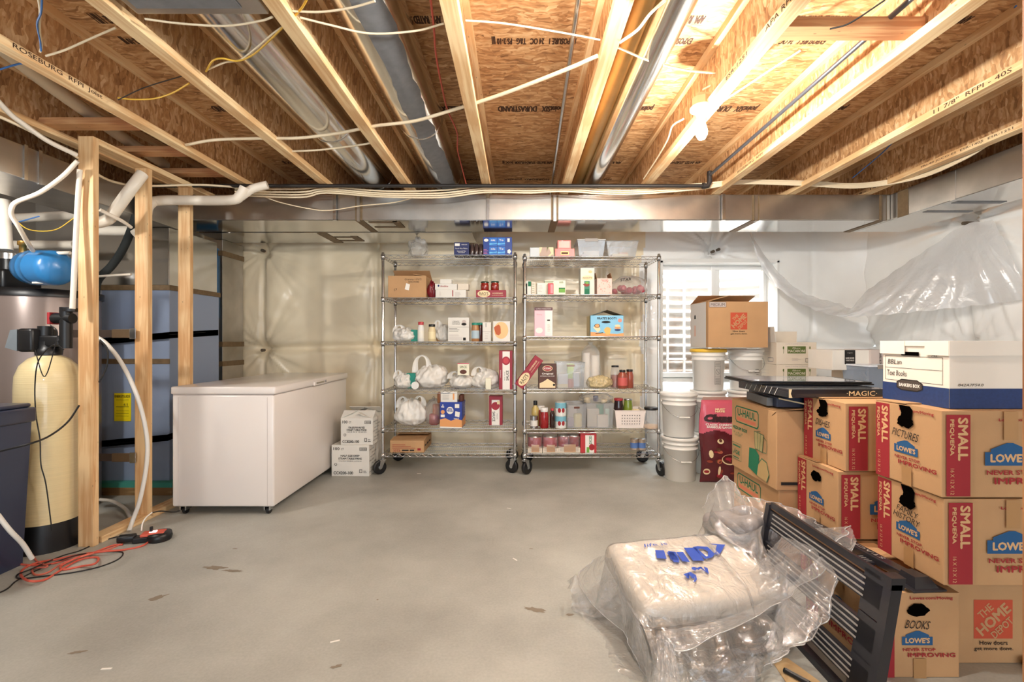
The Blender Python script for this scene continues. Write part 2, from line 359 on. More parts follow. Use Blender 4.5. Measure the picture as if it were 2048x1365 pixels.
def grid_wall(name, us, zs, pos, d, m, hole=None):
    nu, nz = len(us), len(zs); V = []; Fc = []
    for i in range(nu):
        for j in range(nz): V.append(pos(us[i], zs[j], d[i, j]))
    for i in range(nu-1):
        for j in range(nz-1):
            if False: pass
            if hole and hole(us[i]+1e-4, zs[j]+1e-4) and hole(us[i+1]-1e-4, zs[j+1]-1e-4): continue
            Fc.append((i*nz+j, (i+1)*nz+j, (i+1)*nz+j+1, i*nz+j+1))
    b = MB(); b.add(V, Fc, m, True)
    if name == 'wall_back':
        k = b.mi(WALL_LIT)
        for n_, f in enumerate(b.f):
            if b.v[f[0]][0] > 1.30+.03*math.sin(b.v[f[0]][2]*9): b.m[n_] = k  # faces on the window side take the colour with window light painted in
    b.build(name, kind='structure')
WX0, WX1, WZ0, WZ1 = 1.50, 2.74, .60, 2.04
us = np.linspace(-3.3, 3.7, 351); zs = np.linspace(0, 2.5, 126)
us = np.sort(np.unique(np.concatenate([us, [WX0, WX1]]))); zs = np.sort(np.unique(np.concatenate([zs, [WZ0, WZ1]])))
U, Zz = np.meshgrid(us, zs, indexing='ij')
pins = [(-2.69,1.11,1.6),(-2.69,2.15,1.6),(-1.5,1.11,.5),(-1.5,2.22,.5),(-.31,1.13,.7),(-.31,2.2,.8),(.88,1.13,.8),(.88,2.2,.6),(2.07,2.16,1.8),(3.1,1.13,.4),(1.2,1.55,.001)]
d = bulge(U, Zz, pins, 3); edge = np.clip(np.minimum.reduce([np.abs(U-WX0)+9*((Zz<WZ0)|(Zz>WZ1)), np.abs(U-WX1)+9*((Zz<WZ0)|(Zz>WZ1))])/.1, 0, 1)
d = d*edge + .09*np.clip((U-3.35)/.3, 0, 1)**2
grid_wall('wall_back', us, zs, lambda u, z, dd: (u, 5.0-dd, z), d, WALLM, lambda u, z: WX0 < u < WX1 and WZ0 < z < WZ1)
ys = np.linspace(2.4, 5.02, 150); U, Zz = np.meshgrid(ys, zs, indexing='ij')
pins = [(3.887,2.163,3.0),(3.887,1.13,1.2),(2.7,2.16,1.5),(4.98,1.2,1.0)]
d = bulge(U, Zz, pins, 11)
q = U-3.887; th_ = np.arctan2(q, 2.3-Zz); d += .0045*(np.sin(th_*46)+.7*np.sin(th_*71+1)+.6*np.sin(th_*113+2))*np.clip((2.15-Zz)/.5,0,1)*np.exp(-(q/.75)**2)
d = d + .09*np.clip((U-4.7)/.3, 0, 1)**2
grid_wall('wall_right', ys[::-1], zs, lambda u, z, dd: (3.67-dd, u, z), d[::-1], WALL_LIT)
PAINT = M('painted_drywall', (214, 206, 192), .8)
CONC = M('concrete_wall', (176, 168, 156), .85, var=.12, vs=3)
mb = MB(); mb.box((3.67,-3.6,0), (3.77,2.4,2.7), PAINT); mb.build('wall_right', kind='structure')
mb = MB(); mb.box((-5.2,-3.6,0), (-5.1,5.3,2.7), CONC); mb.build('wall_left', kind='structure')
mb = MB()
for p, q in (((-5.2,-3.7,0),(-2.5,-3.6,2.7)),((2.5,-3.7,0),(4.0,-3.6,2.7)),((-2.5,-3.7,2.1),(2.5,-3.6,2.7))): mb.box(p, q, PAINT)  # middle left open to let in the added fill light
mb.build('wall_rear', kind='structure')
mb = MB(); mb.box((-5.1,5.02,0), (-3.3,5.12,2.7), CONC); mb.build('wall_back', kind='structure')
# rim closing the back of the joist bays, with the window opening left free
mb = MB(); mb.box((-5.2,5.1,2.34), (4.0,5.22,2.7), OSBX); mb.build('trim_1', kind='structure')
for px, py, D, lb in ((524,501,4.97,'dark washer pinning the wall film at the upper left, near the ductwork'),(524,701,4.97,'dark washer pinning the wall film above the freezer'),(1427,503,4.97,'larger dark washer pinning the wall film above the window'),(1438,499,4.98,'smaller dark washer beside the larger one above the window')):
    p = P(px, py, D); q = MB(); q.lathe([(.014,-.004),(.016,.0),(.014,.05)], M('washer_dark', (96,84,70), .7), 16, axis=(0,1,0)); q.build('insulation_pin', None, lb, 'pin', loc=p)
p = P(1933,447,3.87); q = MB(); q.lathe([(.014,-.03),(.016,.0),(.014,.06)], M('washer_dark'), 16, axis=(1,0,0)); q.build('insulation_pin', None, 'washer pinning the plastic sheet high on the right wall', 'pin', loc=p)
# ---- window
VIN = M('vinyl', (236, 236, 234), .35); FOAMW = M('white_film_sill', (236, 236, 232), .35, bump=.3, bs=6, coat=.4)
mb = MB()
for a, b in (((WX0,4.98,WZ0-.02),(WX0+.02,5.30,WZ1)), ((WX1-.02,4.98,WZ0-.02),(WX1,5.30,WZ1)), ((WX0,4.98,WZ1-.02),(WX1,5.30,WZ1+.02))): mb.box(a, b, FOAMW)
mb.add([(WX0,4.97,WZ0-.02),(WX1,4.97,WZ0-.02),(WX1,5.24,.80),(WX0,5.24,.80),(WX0,5.3,WZ0-.02),(WX1,5.3,WZ0-.02)], [(0,1,2,3),(3,2,5,4)], FOAMW)
mb.build('trim_2', kind='structure')
t = thing('window_1', 'white vinyl sliding window in the insulated back wall', 'window'); t['kind'] = 'structure'; del t['category']
mb = MB(); fy0, fy1 = 5.19, 5.27; gz0, gz1 = .80, 2.02; xm = 2.165
mb.box((WX0+.02,fy0,gz1-.045), (WX1-.02,fy1,gz1), VIN, .004); mb.box((WX0+.02,fy0,gz0), (WX1-.02,fy1,gz0+.05), VIN, .004)
mb.box((WX0+.02,fy0,gz0), (WX0+.06,fy1,gz1), VIN, .004); mb.box((WX1-.06,fy0,gz0), (WX1-.02,fy1,gz1), VIN, .004)
mb.box((xm-.055,fy0-.01,gz0), (xm-.01,fy1,gz1), VIN, .004); mb.box((xm-.01,fy0+.02,gz0), (xm+.045,fy1,gz1), VIN, .004)
mb.build('window_frame', t)
WG = film('window_glass', (235, 240, 240), .02, .10, .0, 3, .02)
for a, b in ((WX0+.05, xm-.03), (xm+.03, WX1-.05)):
    mb = MB(); mb.box((a,5.225,gz0+.03), (b,5.231,gz1-.03), WG); mb.build('pane', t)
# window well outside: half round corrugated steel with an egress ladder
RUST = NT('corrugated_steel'); m, tt, n, b = RUST; L = tt.links.new
tc = n.new('ShaderNodeTexCoord'); sp = n.new('ShaderNodeSeparateXYZ'); L(tc.outputs['Object'], sp.inputs[0])
nz = n.new('ShaderNodeTexNoise'); nz.inputs['Scale'].default_value = 6; nz.inputs['Detail'].default_value = 7; L(tc.outputs['Object'], nz.inputs['Vector'])
ma = n.new('ShaderNodeMapRange'); ma.inputs[1].default_value = .5; ma.inputs[2].default_value = 1.9; ma.inputs[3].default_value = .32; ma.inputs[4].default_value = -.12; L(sp.outputs['Z'], ma.inputs[0])
ad = n.new('ShaderNodeMath'); ad.operation = 'ADD'; L(ma.outputs[0], ad.inputs[0]); L(nz.outputs[0], ad.inputs[1])
cr = n.new('ShaderNodeValToRGB'); e = cr.color_ramp.elements; e[0].position = .5; e[0].color = lin((176,172,166))+(1,); e[1].position = .85; e[1].color = lin((132,104,78))+(1,)
L(ad.outputs[0], cr.inputs[0]); L(cr.outputs[0], b.inputs['Base Color']); b.inputs['Roughness'].default_value = .55; b.inputs['Metallic'].default_value = .2
mb = MB(); V = []; Fc = []; zz = np.linspace(.45, 2.62, 130); na = 40
for z in zz:
    r = .78+.022*math.sin(z*2*PI/.105)
    for k in range(na+1):
        th = PI*k/na; V.append((2.13+r*1.08*math.cos(th), 5.28+r*.82*math.sin(th), z))
for i in range(len(zz)-1):
    for k in range(na): Fc.append((i*(na+1)+k, i*(na+1)+k+1, (i+1)*(na+1)+k+1, (i+1)*(na+1)+k))
mb.add(V, Fc, RUST[0], True); mb.build('window_well', None, 'corrugated steel window well outside the basement window', 'window well')
mb = MB(); mb.box((1.2,5.28,.3), (3.1,6.1,.5), M('gravel', (170,160,146), .9, var=.4, vs=40, bump=1, bs=50)); mb.build('trim_3', kind='structure')
mb = MB(); mb.box((.9,5.3,-.1), (1.28,5.4,2.7), CONC); mb.box((2.98,5.3,-.1), (4.0,5.4,2.7), CONC); mb.box((1.2,5.3,-.1),(3.0,5.34,.78), CONC); mb.build('wall_outer', kind='structure')
t = thing('egress_ladder', 'white steel ladder standing in the window well outside', 'ladder', (1.80,5.72,.5))
LAD = M('white_paint', (240,238,232), .4)
for x in (0, .20):
    mb = MB(); mb.box((x-.013,-.012,0), (x+.013,.012,1.75), LAD, .003); mb.build('rail', t)
for k in range(6):
    mb = MB(); mb.box((-.02,-.02,.18+.285*k), (.22,-.005,.205+.285*k), LAD, .003); mb.build('rung', t)
# ---- joists
JX = {k: -.245+.6125*(k-4)+.008*(k-4) for k in range(-1, 11)}
def joist(k, label, y0=-3.5, y1=5.08, print_=None):
    x = JX[k]; t = thing('ceiling_joist', label, 'joist', (x, 0, ZJ), group=None)
    for nm, a, b in (('bottom_flange', 0, .038), ('top_flange', ZT-ZJ-.038, ZT-ZJ)):
        m = MB(); m.box((-.032,y0,a), (.032,y1,b), PINEY, .0015)
        if nm == 'bottom_flange' and print_:
            for s, yy, ln, txt, hh in print_:
                if s < 0: m.text(txt, (-.0328,yy,.019), (0,-1,0), (0,0,1), ln, hh, STAMP, bold=.01)
                else: m.text(txt, (.0328,yy,.019), (0,1,0), (0,0,1), ln, hh, STAMP, bold=.01)
        m.build(nm, t)
    m = MB(); m.box((-.005,y0,.036), (.005,y1,ZT-ZJ-.036), OSBZ); m.build('web', t)
JL = {-1:'far left ceiling joist above the utility pipes', 0:'ceiling joist above the stud wall and furnace duct, left side', 1:'leftmost fully visible pine I-joist, stamped with large black lettering',
 2:'pine I-joist just left of the left round silver duct', 3:'pine I-joist between the two large round ducts', 4:'pine I-joist right of the grey-taped round duct, near the middle',
 5:'pine I-joist just left of the slim round duct', 6:'pine I-joist holding the glowing bare bulb', 7:'pine I-joist right of the bulb, where the short blocking board ends',
 8:'pine I-joist stamped 11 7/8 along its left edge, right side', 9:'last pine I-joist on the right, stamped with approval numbers', 10:'joist above the right side duct, mostly hidden'}
PR = {1:[(1,2.16,.42,'ROSEBURG  RFPI  Joist',.026)], 6:[(-1,1.75,.20,'APA RFP.',.022),(-1,2.1,.2,'ESR-1251',.018)], 8:[(-1,2.32,.40,'11 7/8"  RFPI - 40S',.022)],
 9:[(-1,2.52,.12,'APA 23',.024),(-1,3.02,.62,'PRI-40 JCCO-ES  ESR-1405  ESR-1251',.017),(-1,3.9,.5,'7-24-14 - 14:35',.015)], 7:[(-1,3.25,.35,'ROSEBURG  RFPI',.016)]}
for k in JX: joist(k, JL[k], print_=PR.get(k))
def board(name, label, a, b, m=PINEX, bev=.0015, cat='board', group=None):
    o = Vector(a); q = MB(); q.box((0,0,0), tuple(Vector(b)-o), m, bev); return q.build(name, None, label, cat, group, loc=o)
board('blocking_board', 'reddish brown board nailed flat between two joists right of the bulb', (JX[6]+.02,1.86,ZJ+.0382), (JX[7]-.02,1.95,ZJ+.078), cat='board')
for y, lb in ((2.70,'nearest cross board resting over the stud wall top, left side'), (3.10,'middle cross board between joists above the stud wall'), (3.50,'farthest cross board between joists above the stud wall')):
    board('blocking_board', lb, (JX[0]+.0,y,ZJ+.0385), (JX[1]+.0,y+.089,ZJ+.0765))
# ---- stud wall
for y, lb in ((2.77,'front pine stud of the open stud wall, beside the cream tank'), (3.18,'middle pine stud with the clear hose curving past it'), (3.585,'rear pine stud standing against the white freezer')):
    z0 = 0 if y < 3 else .038; z1 = ZJ-.001 if y < 3 else ZJ-.039
    board('wall_stud', lb, (-2.566,y,z0), (-2.477,y+.038,z1), PINEZ, .002, 'stud', 'studs of the open wall')
board('top_plate', 'reddish pine top plate running back above the three studs', (-2.566,2.809,ZJ-.038), (-2.477,4.3,ZJ-.001), PINEY, .0015, 'board')
board('bottom_plate', 'pine bottom plate on the floor under the open stud wall', (-2.566,2.83,0), (-2.477,4.9,.037), PINEY, .0015, 'board')
board('wall_stud', 'dark wood stud edge at the extreme right border of the photo', (1.064,.965,0), (1.15,1.003,ZJ), wood('pine_near', 2, (176,122,80), (140,88,52)), .002, 'stud')
# ---- rectangular ducts
DB = 2.19
def seam(mb, x, y0, y1, z0, z1, m=MASTIC, w=.06):
    mb.box((x-w/2,y0-.003,z0-.003), (x+w/2,y0+.002,z1), m); mb.box((x-w/2,y0-.003,z0-.0035), (x+w/2,y1,z0-.001), m)
    mb.box((x-.012,y0-.016,z0-.012), (x+.012,y0,z1), METALD)
t = thing('main_duct', 'long rectangular galvanised duct across the back of the room', 'duct')
mb = MB(); mb.box((-2.95,3.88,DB), (3.04,4.31,ZJ-.003), METALD, .004); mb.build('duct_front', t)
mb = MB(); mb.box((-2.95,3.89,DB-.002), (3.04,4.30,DB-.0002), METALU); mb.build('underside', t)
for x in (-1.30,.30,1.94,2.98):
    mb = MB(); seam(mb, x, 3.88, 4.31, DB-.002, ZJ-.01); mb.build('duct_seam', t)
mb = MB(); mb.box((-1.24,3.93,DB-.006), (-1.0,3.97,DB-.003), MASTIC); mb.box((-1.24,4.10,DB-.006), (-1.0,4.13,DB-.003), MASTIC); mb.box((-1.04,3.93,DB-.0065), (-.98,4.13,DB-.003), MASTIC); mb.build('tape_patch', t)
t = thing('return_duct', 'shorter rectangular duct behind the main duct, left part of the back wall', 'duct')
mb = MB(); mb.box((-2.95,4.35,DB), (-.42,4.80,ZJ-.003), METALU, .004); mb.build('duct_body', t)
mb = MB(); mb.box((-1.85,4.37,DB-.004), (-1.76,4.79,DB-.0005), MASTIC); mb.box((-1.76,4.52,DB-.004), (-1.55,4.55,DB-.0005), MASTIC); mb.box((-1.76,4.68,DB-.004), (-1.55,4.71,DB-.0005), MASTIC); mb.box((-1.59,4.5,DB-.0045), (-1.52,4.71,DB-.0005), MASTIC); mb.build('tape_patch', t)
t = thing('side_duct', 'rectangular duct running forward along the right wall', 'duct')
mb = MB(); mb.box((3.041,1.0,DB), (3.50,4.31,ZJ-.003), METALD, .004); mb.build('duct_body', t)
mb = MB(); mb.box((3.05,1.0,DB-.002), (3.49,4.30,DB-.0002), METALU); mb.build('underside', t)
for a, b_, m_ in (((3.036,3.70,DB-.004), (3.042,3.80,ZJ-.01), MASTIC), ((3.036,3.30,DB-.004), (3.045,3.34,ZJ-.01), METALD), ((3.1,3.35,DB-.005), (3.45,3.40,DB-.002), TAPE), ((3.1,3.60,DB-.005), (3.45,3.64,DB-.002), TAPE)):
    mb = MB(); mb.box(a, b_, m_); mb.build('duct_seam', t)
t = thing('furnace_duct', 'dull rectangular duct above the water heater at the left', 'duct')
mb = MB(); mb.box((-3.15,1.2,2.10), (-2.73,3.85,2.285), METALD, .004); mb.build('duct_body', t)
for y in (2.62, 2.70):
    mb = MB(); mb.box((-2.735,y,2.095), (-2.722,y+.02,2.29), METAL); mb.build('duct_seam', t)
# ---- round ducts between joists
def rduct(name, label, x, z, r, y0, y1, rings, tape=None, base=M('round_duct_metal', (222,220,216), .17, 1., var=.05, vs=9, bump=.03, bs=5)):
    t = thing(name, label, 'duct'); m = MB(); m.tube([(x,y0,z),(x,y1,z)], r, base, n=40); m.build('duct_pipe', t)
    for y in rings:
        m = MB(); m.lathe([(r+.001,0),(r+.006,.012),(r+.001,.024)], base, 40, (x,y,z), (0,1,0)); m.build('joint_ring', t)
    if tape:
        a0, a1, ya, yb, mm = tape; V = []; Fc = []; n = 60; R = random.Random(3); e0 = 0; e1 = 0
        for i in range(n+1):
            y = ya+(yb-ya)*i/n; e0 = .7*e0+R.uniform(-.07,.07); e1 = .7*e1+R.uniform(-.07,.07)
            for j in range(9):
                a = (a0+e0)+(a1+e1-a0-e0)*j/8; V.append((x+(r+.002)*math.sin(a), y, z-(r+.002)*math.cos(a)))
        for i in range(n):
            for j in range(8): Fc.append((i*9+j, (i+1)*9+j, (i+1)*9+j+1, i*9+j+1))
        m = MB(); m.add(V, Fc, mm, True); m.build('mastic_strip', t)
    return t
rduct('round_duct', 'left large round silver duct between joists', -1.165, 2.58, .138, 1.5, 4.2, (2.95,3.9))
rduct('round_duct', 'large round duct streaked with grey sealant, left of the middle', -.60, 2.58, .138, .3, 4.2, (2.9,3.9), (-.1,.75,.35,4.0,TAPE))
rduct('round_duct', 'slim round silver duct between joists left of the bulb', .62, 2.535, .075, .8, 4.3, (1.55,))
rduct('round_duct', 'slim tan-coated round pipe beside the slim silver duct', .515, 2.575, .045, .8, 4.3, (), None, M('tan_pipe', (196,160,100), .4, .5, var=.1))
mb = MB(); mb.box((-1.41,.6,2.415), (-.92,1.76,2.66), METALD, .006); mb.box((-1.0,1.5,2.41),(-1.38,1.72,2.414), TAPE); mb.build('duct_box', None, 'galvanised box fitting above camera at the upper left, joined to the left round duct', 'duct')
mb = MB(); mb.lathe([(.03,0),(.05,.05),(.09,.30)], METALD, 20, (-.66,4.55,2.35), (0,0,1)); mb.build('duct_collar', None, 'short metal collar in the dark joist bay above the main duct', 'duct')
# ---- gas pipe, conduit, straps
IRON = M('black_iron', (52, 48, 46), .5, .4)
t = thing('gas_pipe', 'black iron gas pipe running under the joists in front of the main duct', 'pipe', (0,3.62,ZJ-.016))
mb = MB(); mb.tube([(-2.9,0,0),(1.43,0,0)], .0135, IRON, 10); mb.build('pipe_run', t)
mb = MB(); mb.tube([(1.42,0,-.004),(1.445,0,0),(1.46,.0,.03),(1.46,0,.11)], .019, IRON, 12); mb.lathe([(.023,0),(.023,.02)], IRON, 12, (1.405,0,0), (1,0,0)); mb.build('elbow', t)
mb = MB(); mb.tube([(1.46,0,.08),(1.46,-3.0,.10)], .011, M('grey_pipe', (120,122,130), .35, .8), 10); mb.build('pipe_branch', t)
mb = MB(); mb.tube([(.215,1.2,2.50),(.287,4.2,2.50)], .011, METAL, 10); mb.build('conduit', None, 'thin shiny metal conduit running back through the middle joist bay', 'conduit')
mb = MB(); mb.box((.36,1.60,2.39), (1.1,1.63,2.398), METAL); mb.box((.36,1.60,2.37), (1.1,1.604,2.398), METAL); mb.build('strut', None, 'galvanised steel strip crossing under the slim ducts at the top', 'metal strip')
for x, lb in ((-1.49,'hanger strap on the main duct left of its first seam'), (-.245,'hanger strap on the main duct above the gap beside the blue package'), (1.67,'hanger strap on the main duct above the window')):
    mb = MB(); mb.box((-.014,-.006,0), (.014,0,ZJ-DB+.0), METAL, .001); mb.box((-.014,-.006,-.003), (.014,.03,-.001), METAL); mb.build('duct_hanger', None, lb, 'strap', 'duct hanger straps', loc=(x,3.862,DB-.004))
# ---- bulb
t = thing('ceiling_lamp', 'bare glowing bulb in a white porcelain holder on the joist', 'lamp', (BULB[0], BULB[1], BULB[2]))
PORC = M('porcelain', (246,236,214), .3, coat=.5); BOXB = M('bakelite_box', (188,158,112), .5)
mb = MB(); mb.lathe([(.002,-.075),(.018,-.070),(.029,-.048),(.030,-.03),(.024,-.005),(.016,.014),(.014,.03)], M('bulb_glow', (255,240,206), .3, emit=9), 20); mb.build('bulb', t)
mb = MB(); mb.lathe([(.024,.02),(.026,.045),(.030,.055),(.032,.068),(.058,.080),(.060,.092),(.054,.098)], PORC, 28); mb.build('lamp_holder', t)
mb = MB(); mb.lathe([(.050,.098),(.050,.14),(.040,.145)], BOXB, 8, smooth=False); mb.build('junction_box', t)
mb = MB(); mb.box((-.03,-.03,.145), (.045,.03,.16), BOXB, .002); mb.build('bracket', t)
# ---- hanging cables
def hz(l, z=2.425): return [(x,y,(z-H)*F/(VY-y)) for x,y,_ in l]
YW = M('yellow_cable', (222,176,60), .5); BW = M('blue_cable', (60,112,178), .5); BK = M('black_cable', (24,22,22), .5); RW = M('red_cable', (196,84,66), .5)
cable('electric_cable', hz([(372,290,2.95),(430,280,2.93),(516,277,2.9),(600,276,2.86),(680,266,2.84),(750,252,2.80),(825,243,2.78),(890,225,2.75),(1000,190,2.7),(1130,140,2.65),(1195,112,2.62)]), .009, CABLE, 'thick cream cable sagging across the middle joists')
cable('electric_cable', hz([(580,303,3.1),(640,300,3.08),(720,290,3.05),(745,285,3.05)]), .006, CABLE, 'short cream cable below the thick one, under the left round duct')
cable('electric_cable', hz([(290,38,1.82),(360,47,1.83),(450,52,1.84),(520,42,1.83),(545,34,1.82)],2.405), .004, CABLE, 'thin cream cable sagging under the upper left box fitting')
cable('electric_cable', hz([(600,35,1.75),(660,50,1.76),(740,67,1.78),(830,62,1.78),(888,47,1.77)]), .0042, CABLE, 'thin cream cable sagging under the grey-streaked duct')
cable('electric_cable', hz([(585,22,1.7),(640,24,1.7),(700,16,1.7),(750,2,1.69)]), .0042, CABLE, 'uppermost cream cable crossing under the grey-streaked duct')
cable('electric_cable', [(931,41,1.85),(1000,46,1.87),(1080,58,1.9),(1160,72,1.92),(1200,80,1.93)], .0036, CABLE, 'thin cream cable crossing the middle bay at the top')
cable('electric_cable', [(1236,95,2.0),(1300,122,2.15),(1370,140,2.3),(1425,146,2.38),(1447,152,2.4),(1445,160,2.42),(1420,172,2.45),(1405,180,2.46)], .005, CABLE, 'cream cable running into the lamp junction box')
cable('electric_cable', [(1437,208,2.55),(1480,180,2.45),(1540,140,2.3),(1602,100,2.15)], .0055, CABLE, 'white cable leaving the lamp joist toward the blocking board')
cable('electric_cable', [(1367,238,2.75),(1345,252,2.85),(1335,280,3.0),(1312,320,3.3),(1287,358,3.6)], .0055, CABLE, 'cream cable curving down the joist bay left of the bulb')
cable('electric_cable', [(1240,85,1.9),(1275,60,1.85),(1300,28,1.8),(1330,0,1.75)], .006, CABLE, 'cream cable beside the slim tan pipe at the top')
cable('electric_cable', [(92,112,2.0),(130,100,1.98),(180,78,1.95),(232,55,1.92)], .0045, CABLE, 'cream cable between two joists in the upper left corner')
cable('electric_cable', [(76,-6,1.75),(80,20,1.8),(79,60,1.9),(83,90,1.98),(80,104,2.0)], .0045, CABLE, 'white cable hanging down in the upper left corner')
cable('electric_cable', [(84,-6,1.74),(82,25,1.79),(74,48,1.86),(80,80,1.95),(82,102,1.99)], .0035, BW, 'blue cable twisted with a white one in the upper left corner')
cable('electric_cable', hz([(412,143,2.35),(425,122,2.3),(445,117,2.28),(475,122,2.27),(505,110,2.22),(540,80,2.15),(565,55,2.1),(600,20,1.9),(615,-4,1.85)],2.425), .004, YW, 'yellow cable looping under the left round duct')
cable('electric_cable', hz([(414,140,2.35),(450,125,2.3),(480,120,2.27),(510,98,2.2),(545,68,2.12),(568,52,2.08)],2.43), .004, CABLE, 'white cable bundled with the yellow ones under the left duct')
cable('electric_cable', hz([(236,196,2.35),(270,199,2.33),(310,197,2.3),(345,186,2.28),(378,167,2.25)]), .004, YW, 'yellow cable strung between the two leftmost joists')
cable('electric_cable', [(236,200,2.35),(290,175,2.32),(365,152,2.28)], .0025, BK, 'thin black wire strung above the yellow cable at the left')
cable('electric_cable', [(285,40,1.9),(320,78,2.0),(370,112,2.15),(408,138,2.3)], .004, BK, 'black cable running down the side of a joist, upper left')
cable('electric_cable', [(0,139,2.1),(30,130,2.1),(60,124,2.1)], .004, BW, 'blue cable crossing left of the stamped joist')
cable('electric_cable', [(861,-4,1.7),(868,60,1.9),(872,110,2.1),(884,175,2.4),(895,220,2.65),(914,265,2.95),(915,300,3.2),(925,340,3.5),(936,383,3.75)], .0045, RW, 'red cable dangling beside the middle joist down to the main duct')
cable('electric_cable', [(2032,12,2.1),(1990,70,2.3),(1935,130,2.6),(1880,183,2.85)], .004, BW, 'blue cable crossing the right-hand joist web')
cable('electric_cable', [(1800,270,3.3),(1760,310,3.5),(1705,356,3.7)], .004, BW, 'blue cable low in the right-hand joist bay')
cable('electric_cable', [(1770,0,1.6),(1700,46,1.7),(1660,58,1.75)], .003, BK, 'thin dark wire above the blocking board')
for k, dy in enumerate((0,5,9,13)):
    cable('electric_cable', [(470,378+dy,3.7),(600,378+dy*1.3,3.7),(652,373+dy,3.7),(760,382+dy*.9,3.7),(880,381+dy*1.1,3.7),(970,372+dy,3.7),(1060,373+dy,3.7),(1130,370+dy,3.7),(1250,376+dy,3.7),(1400,368+dy*.8,3.7),(1480,361+dy*.5,3.7),(1610,363+dy*.6,3.7),(1700,368+dy*.6,3.7),(1770,362+dy*.6,3.65),(1850,345+dy*.6,3.4),(1930,310+dy*.6,3.1),(1990,272+dy*.7,2.9)], .0068, CABLE,
      ['uppermost of the four cream cables along the main duct','second from top of the four cream cables along the main duct','third from top of the four cream cables along the main duct','lowest of the four cream cables along the main duct'][k], group='cables bundled along the main duct')
cable('electric_cable', [(525,392,3.72),(560,405,3.75),(620,418,3.78),(660,421,3.8),(720,412,3.8),(790,405,3.8),(840,391,3.72)], .0045, CABLE, 'thin cream cable sagging in front of the main duct, left part')
# ---- PVC drains and pipes in the utility corner
cable('drain_pipe', [(490,375,3.45),(480,392,3.45),(455,401,3.45),(330,401,3.45),(300,408,3.4),(292,430,3.4),(290,455,3.4),(270,470,3.35)], .035, PVC, 'white plastic drain pipe bending behind the rear stud', 'pipe', n=16, curve=5)
cable('drain_pipe', [(535,370,3.5),(505,378,3.48),(480,395,3.45)], .030, PVC, 'short white pipe elbow beside the gas pipe', 'pipe', n=16)
cable('drain_pipe', [(180,448,3.0),(215,440,3.0),(235,415,3.0),(262,378,3.0),(285,348,3.05)], .034, PVC, 'white plastic drain pipe slanting up between the first two studs', 'pipe', n=16, curve=5)
cable('drain_pipe', [(-30,440,3.55),(160,430,3.55),(230,432,3.55)], .034, PVC, 'upper of the two horizontal white vent pipes at the left', 'pipe', n=16, curve=0)
cable('drain_pipe', [(-10,490,3.5),(150,490,3.5)], .032, PVC, 'lower of the two horizontal white vent pipes at the left', 'pipe', n=16, curve=0)
cable('drain_pipe', [(195,462,3.5),(262,462,3.5)], .036, PVC, 'short horizontal white pipe left of the middle stud', 'pipe', n=16, curve=0)
cable('vent_pipe', [(2,400,3.0),(8,500,3.0)], .042, PVC, 'vertical white vent pipe at the left edge of the photo', 'pipe', n=16, curve=0)
cable('drain_pipe', hz([(-60,50,0),(0,92,0),(100,170,0),(190,235,0),(245,275,0),(330,330,0)],2.53), .036, M('pvc_dim',(214,196,168),.4), 'large pinkish white pipe in the leftmost joist bay', 'pipe', n=16)
cable('water_tube', [(-20,185,2.3),(20,228,2.4),(45,247,2.45),(95,282,2.55),(153,310,2.68)], .013, PVC, 'white water tube running along the left duct toward the front stud', 'pipe')
cable('water_tube', [(155,322,2.68),(125,353,2.68),(80,385,2.65),(35,403,2.62),(24,415,2.62),(24,432,2.65),(38,455,2.7),(55,485,2.8),(66,502,2.9)], .012, PVC, 'white water tube curving down to the blue tank', 'pipe')
cable('water_tube', [(160,340,2.74),(155,420,2.74),(150,520,2.72),(145,618,2.70)], .014, PVC, 'left of the two upright white tubes feeding the water softener valve', 'pipe')
cable('water_tube', [(172,360,2.86),(170,450,2.86),(168,560,2.84),(166,618,2.82)], .012, PVC, 'right upright white tube, mostly behind the front stud', 'pipe')
cable('water_tube', [(-20,225,2.35),(60,262,2.5),(150,312,2.75),(200,352,3.0),(245,368,3.2),(300,372,3.3),(400,370,3.5),(480,375,3.65)], .008, CABLE, 'cream cable run curving past the studs near the ceiling')
cable('water_tube', [(200,420,2.9),(240,440,3.0),(262,455,3.1)], .011, PVC, 'short white tube behind the front stud', 'pipe')
cable('water_tube', [(70,508,3.0),(140,506,3.0)], .011, PVC, 'short white tube above the blue tank', 'pipe', curve=0)
cable('refrigerant_line', [(285,360,3.4),(272,430,3.4),(250,490,3.4),(225,530,3.4),(196,560,3.35),(190,590,3.3)], .026, M('black_foam', (30,34,34), .9), 'black insulated pipe sloping down behind the studs', 'pipe', n=12)
cable('water_tube', [(196,553,3.3),(262,549,3.3)], .009, PVC, 'thin white pipe crossing between the first two studs', 'pipe', curve=0)
cable('electric_cable', [(30,440,3.0),(60,460,3.0),(110,460,3.0),(150,435,3.0)], .003, YW, 'thin yellow wire sagging above the blue tank')
cable('electric_cable', [(0,455,3.1),(60,438,3.0),(78,433,2.95)], .004, BW, 'short blue cable above the blue tank')
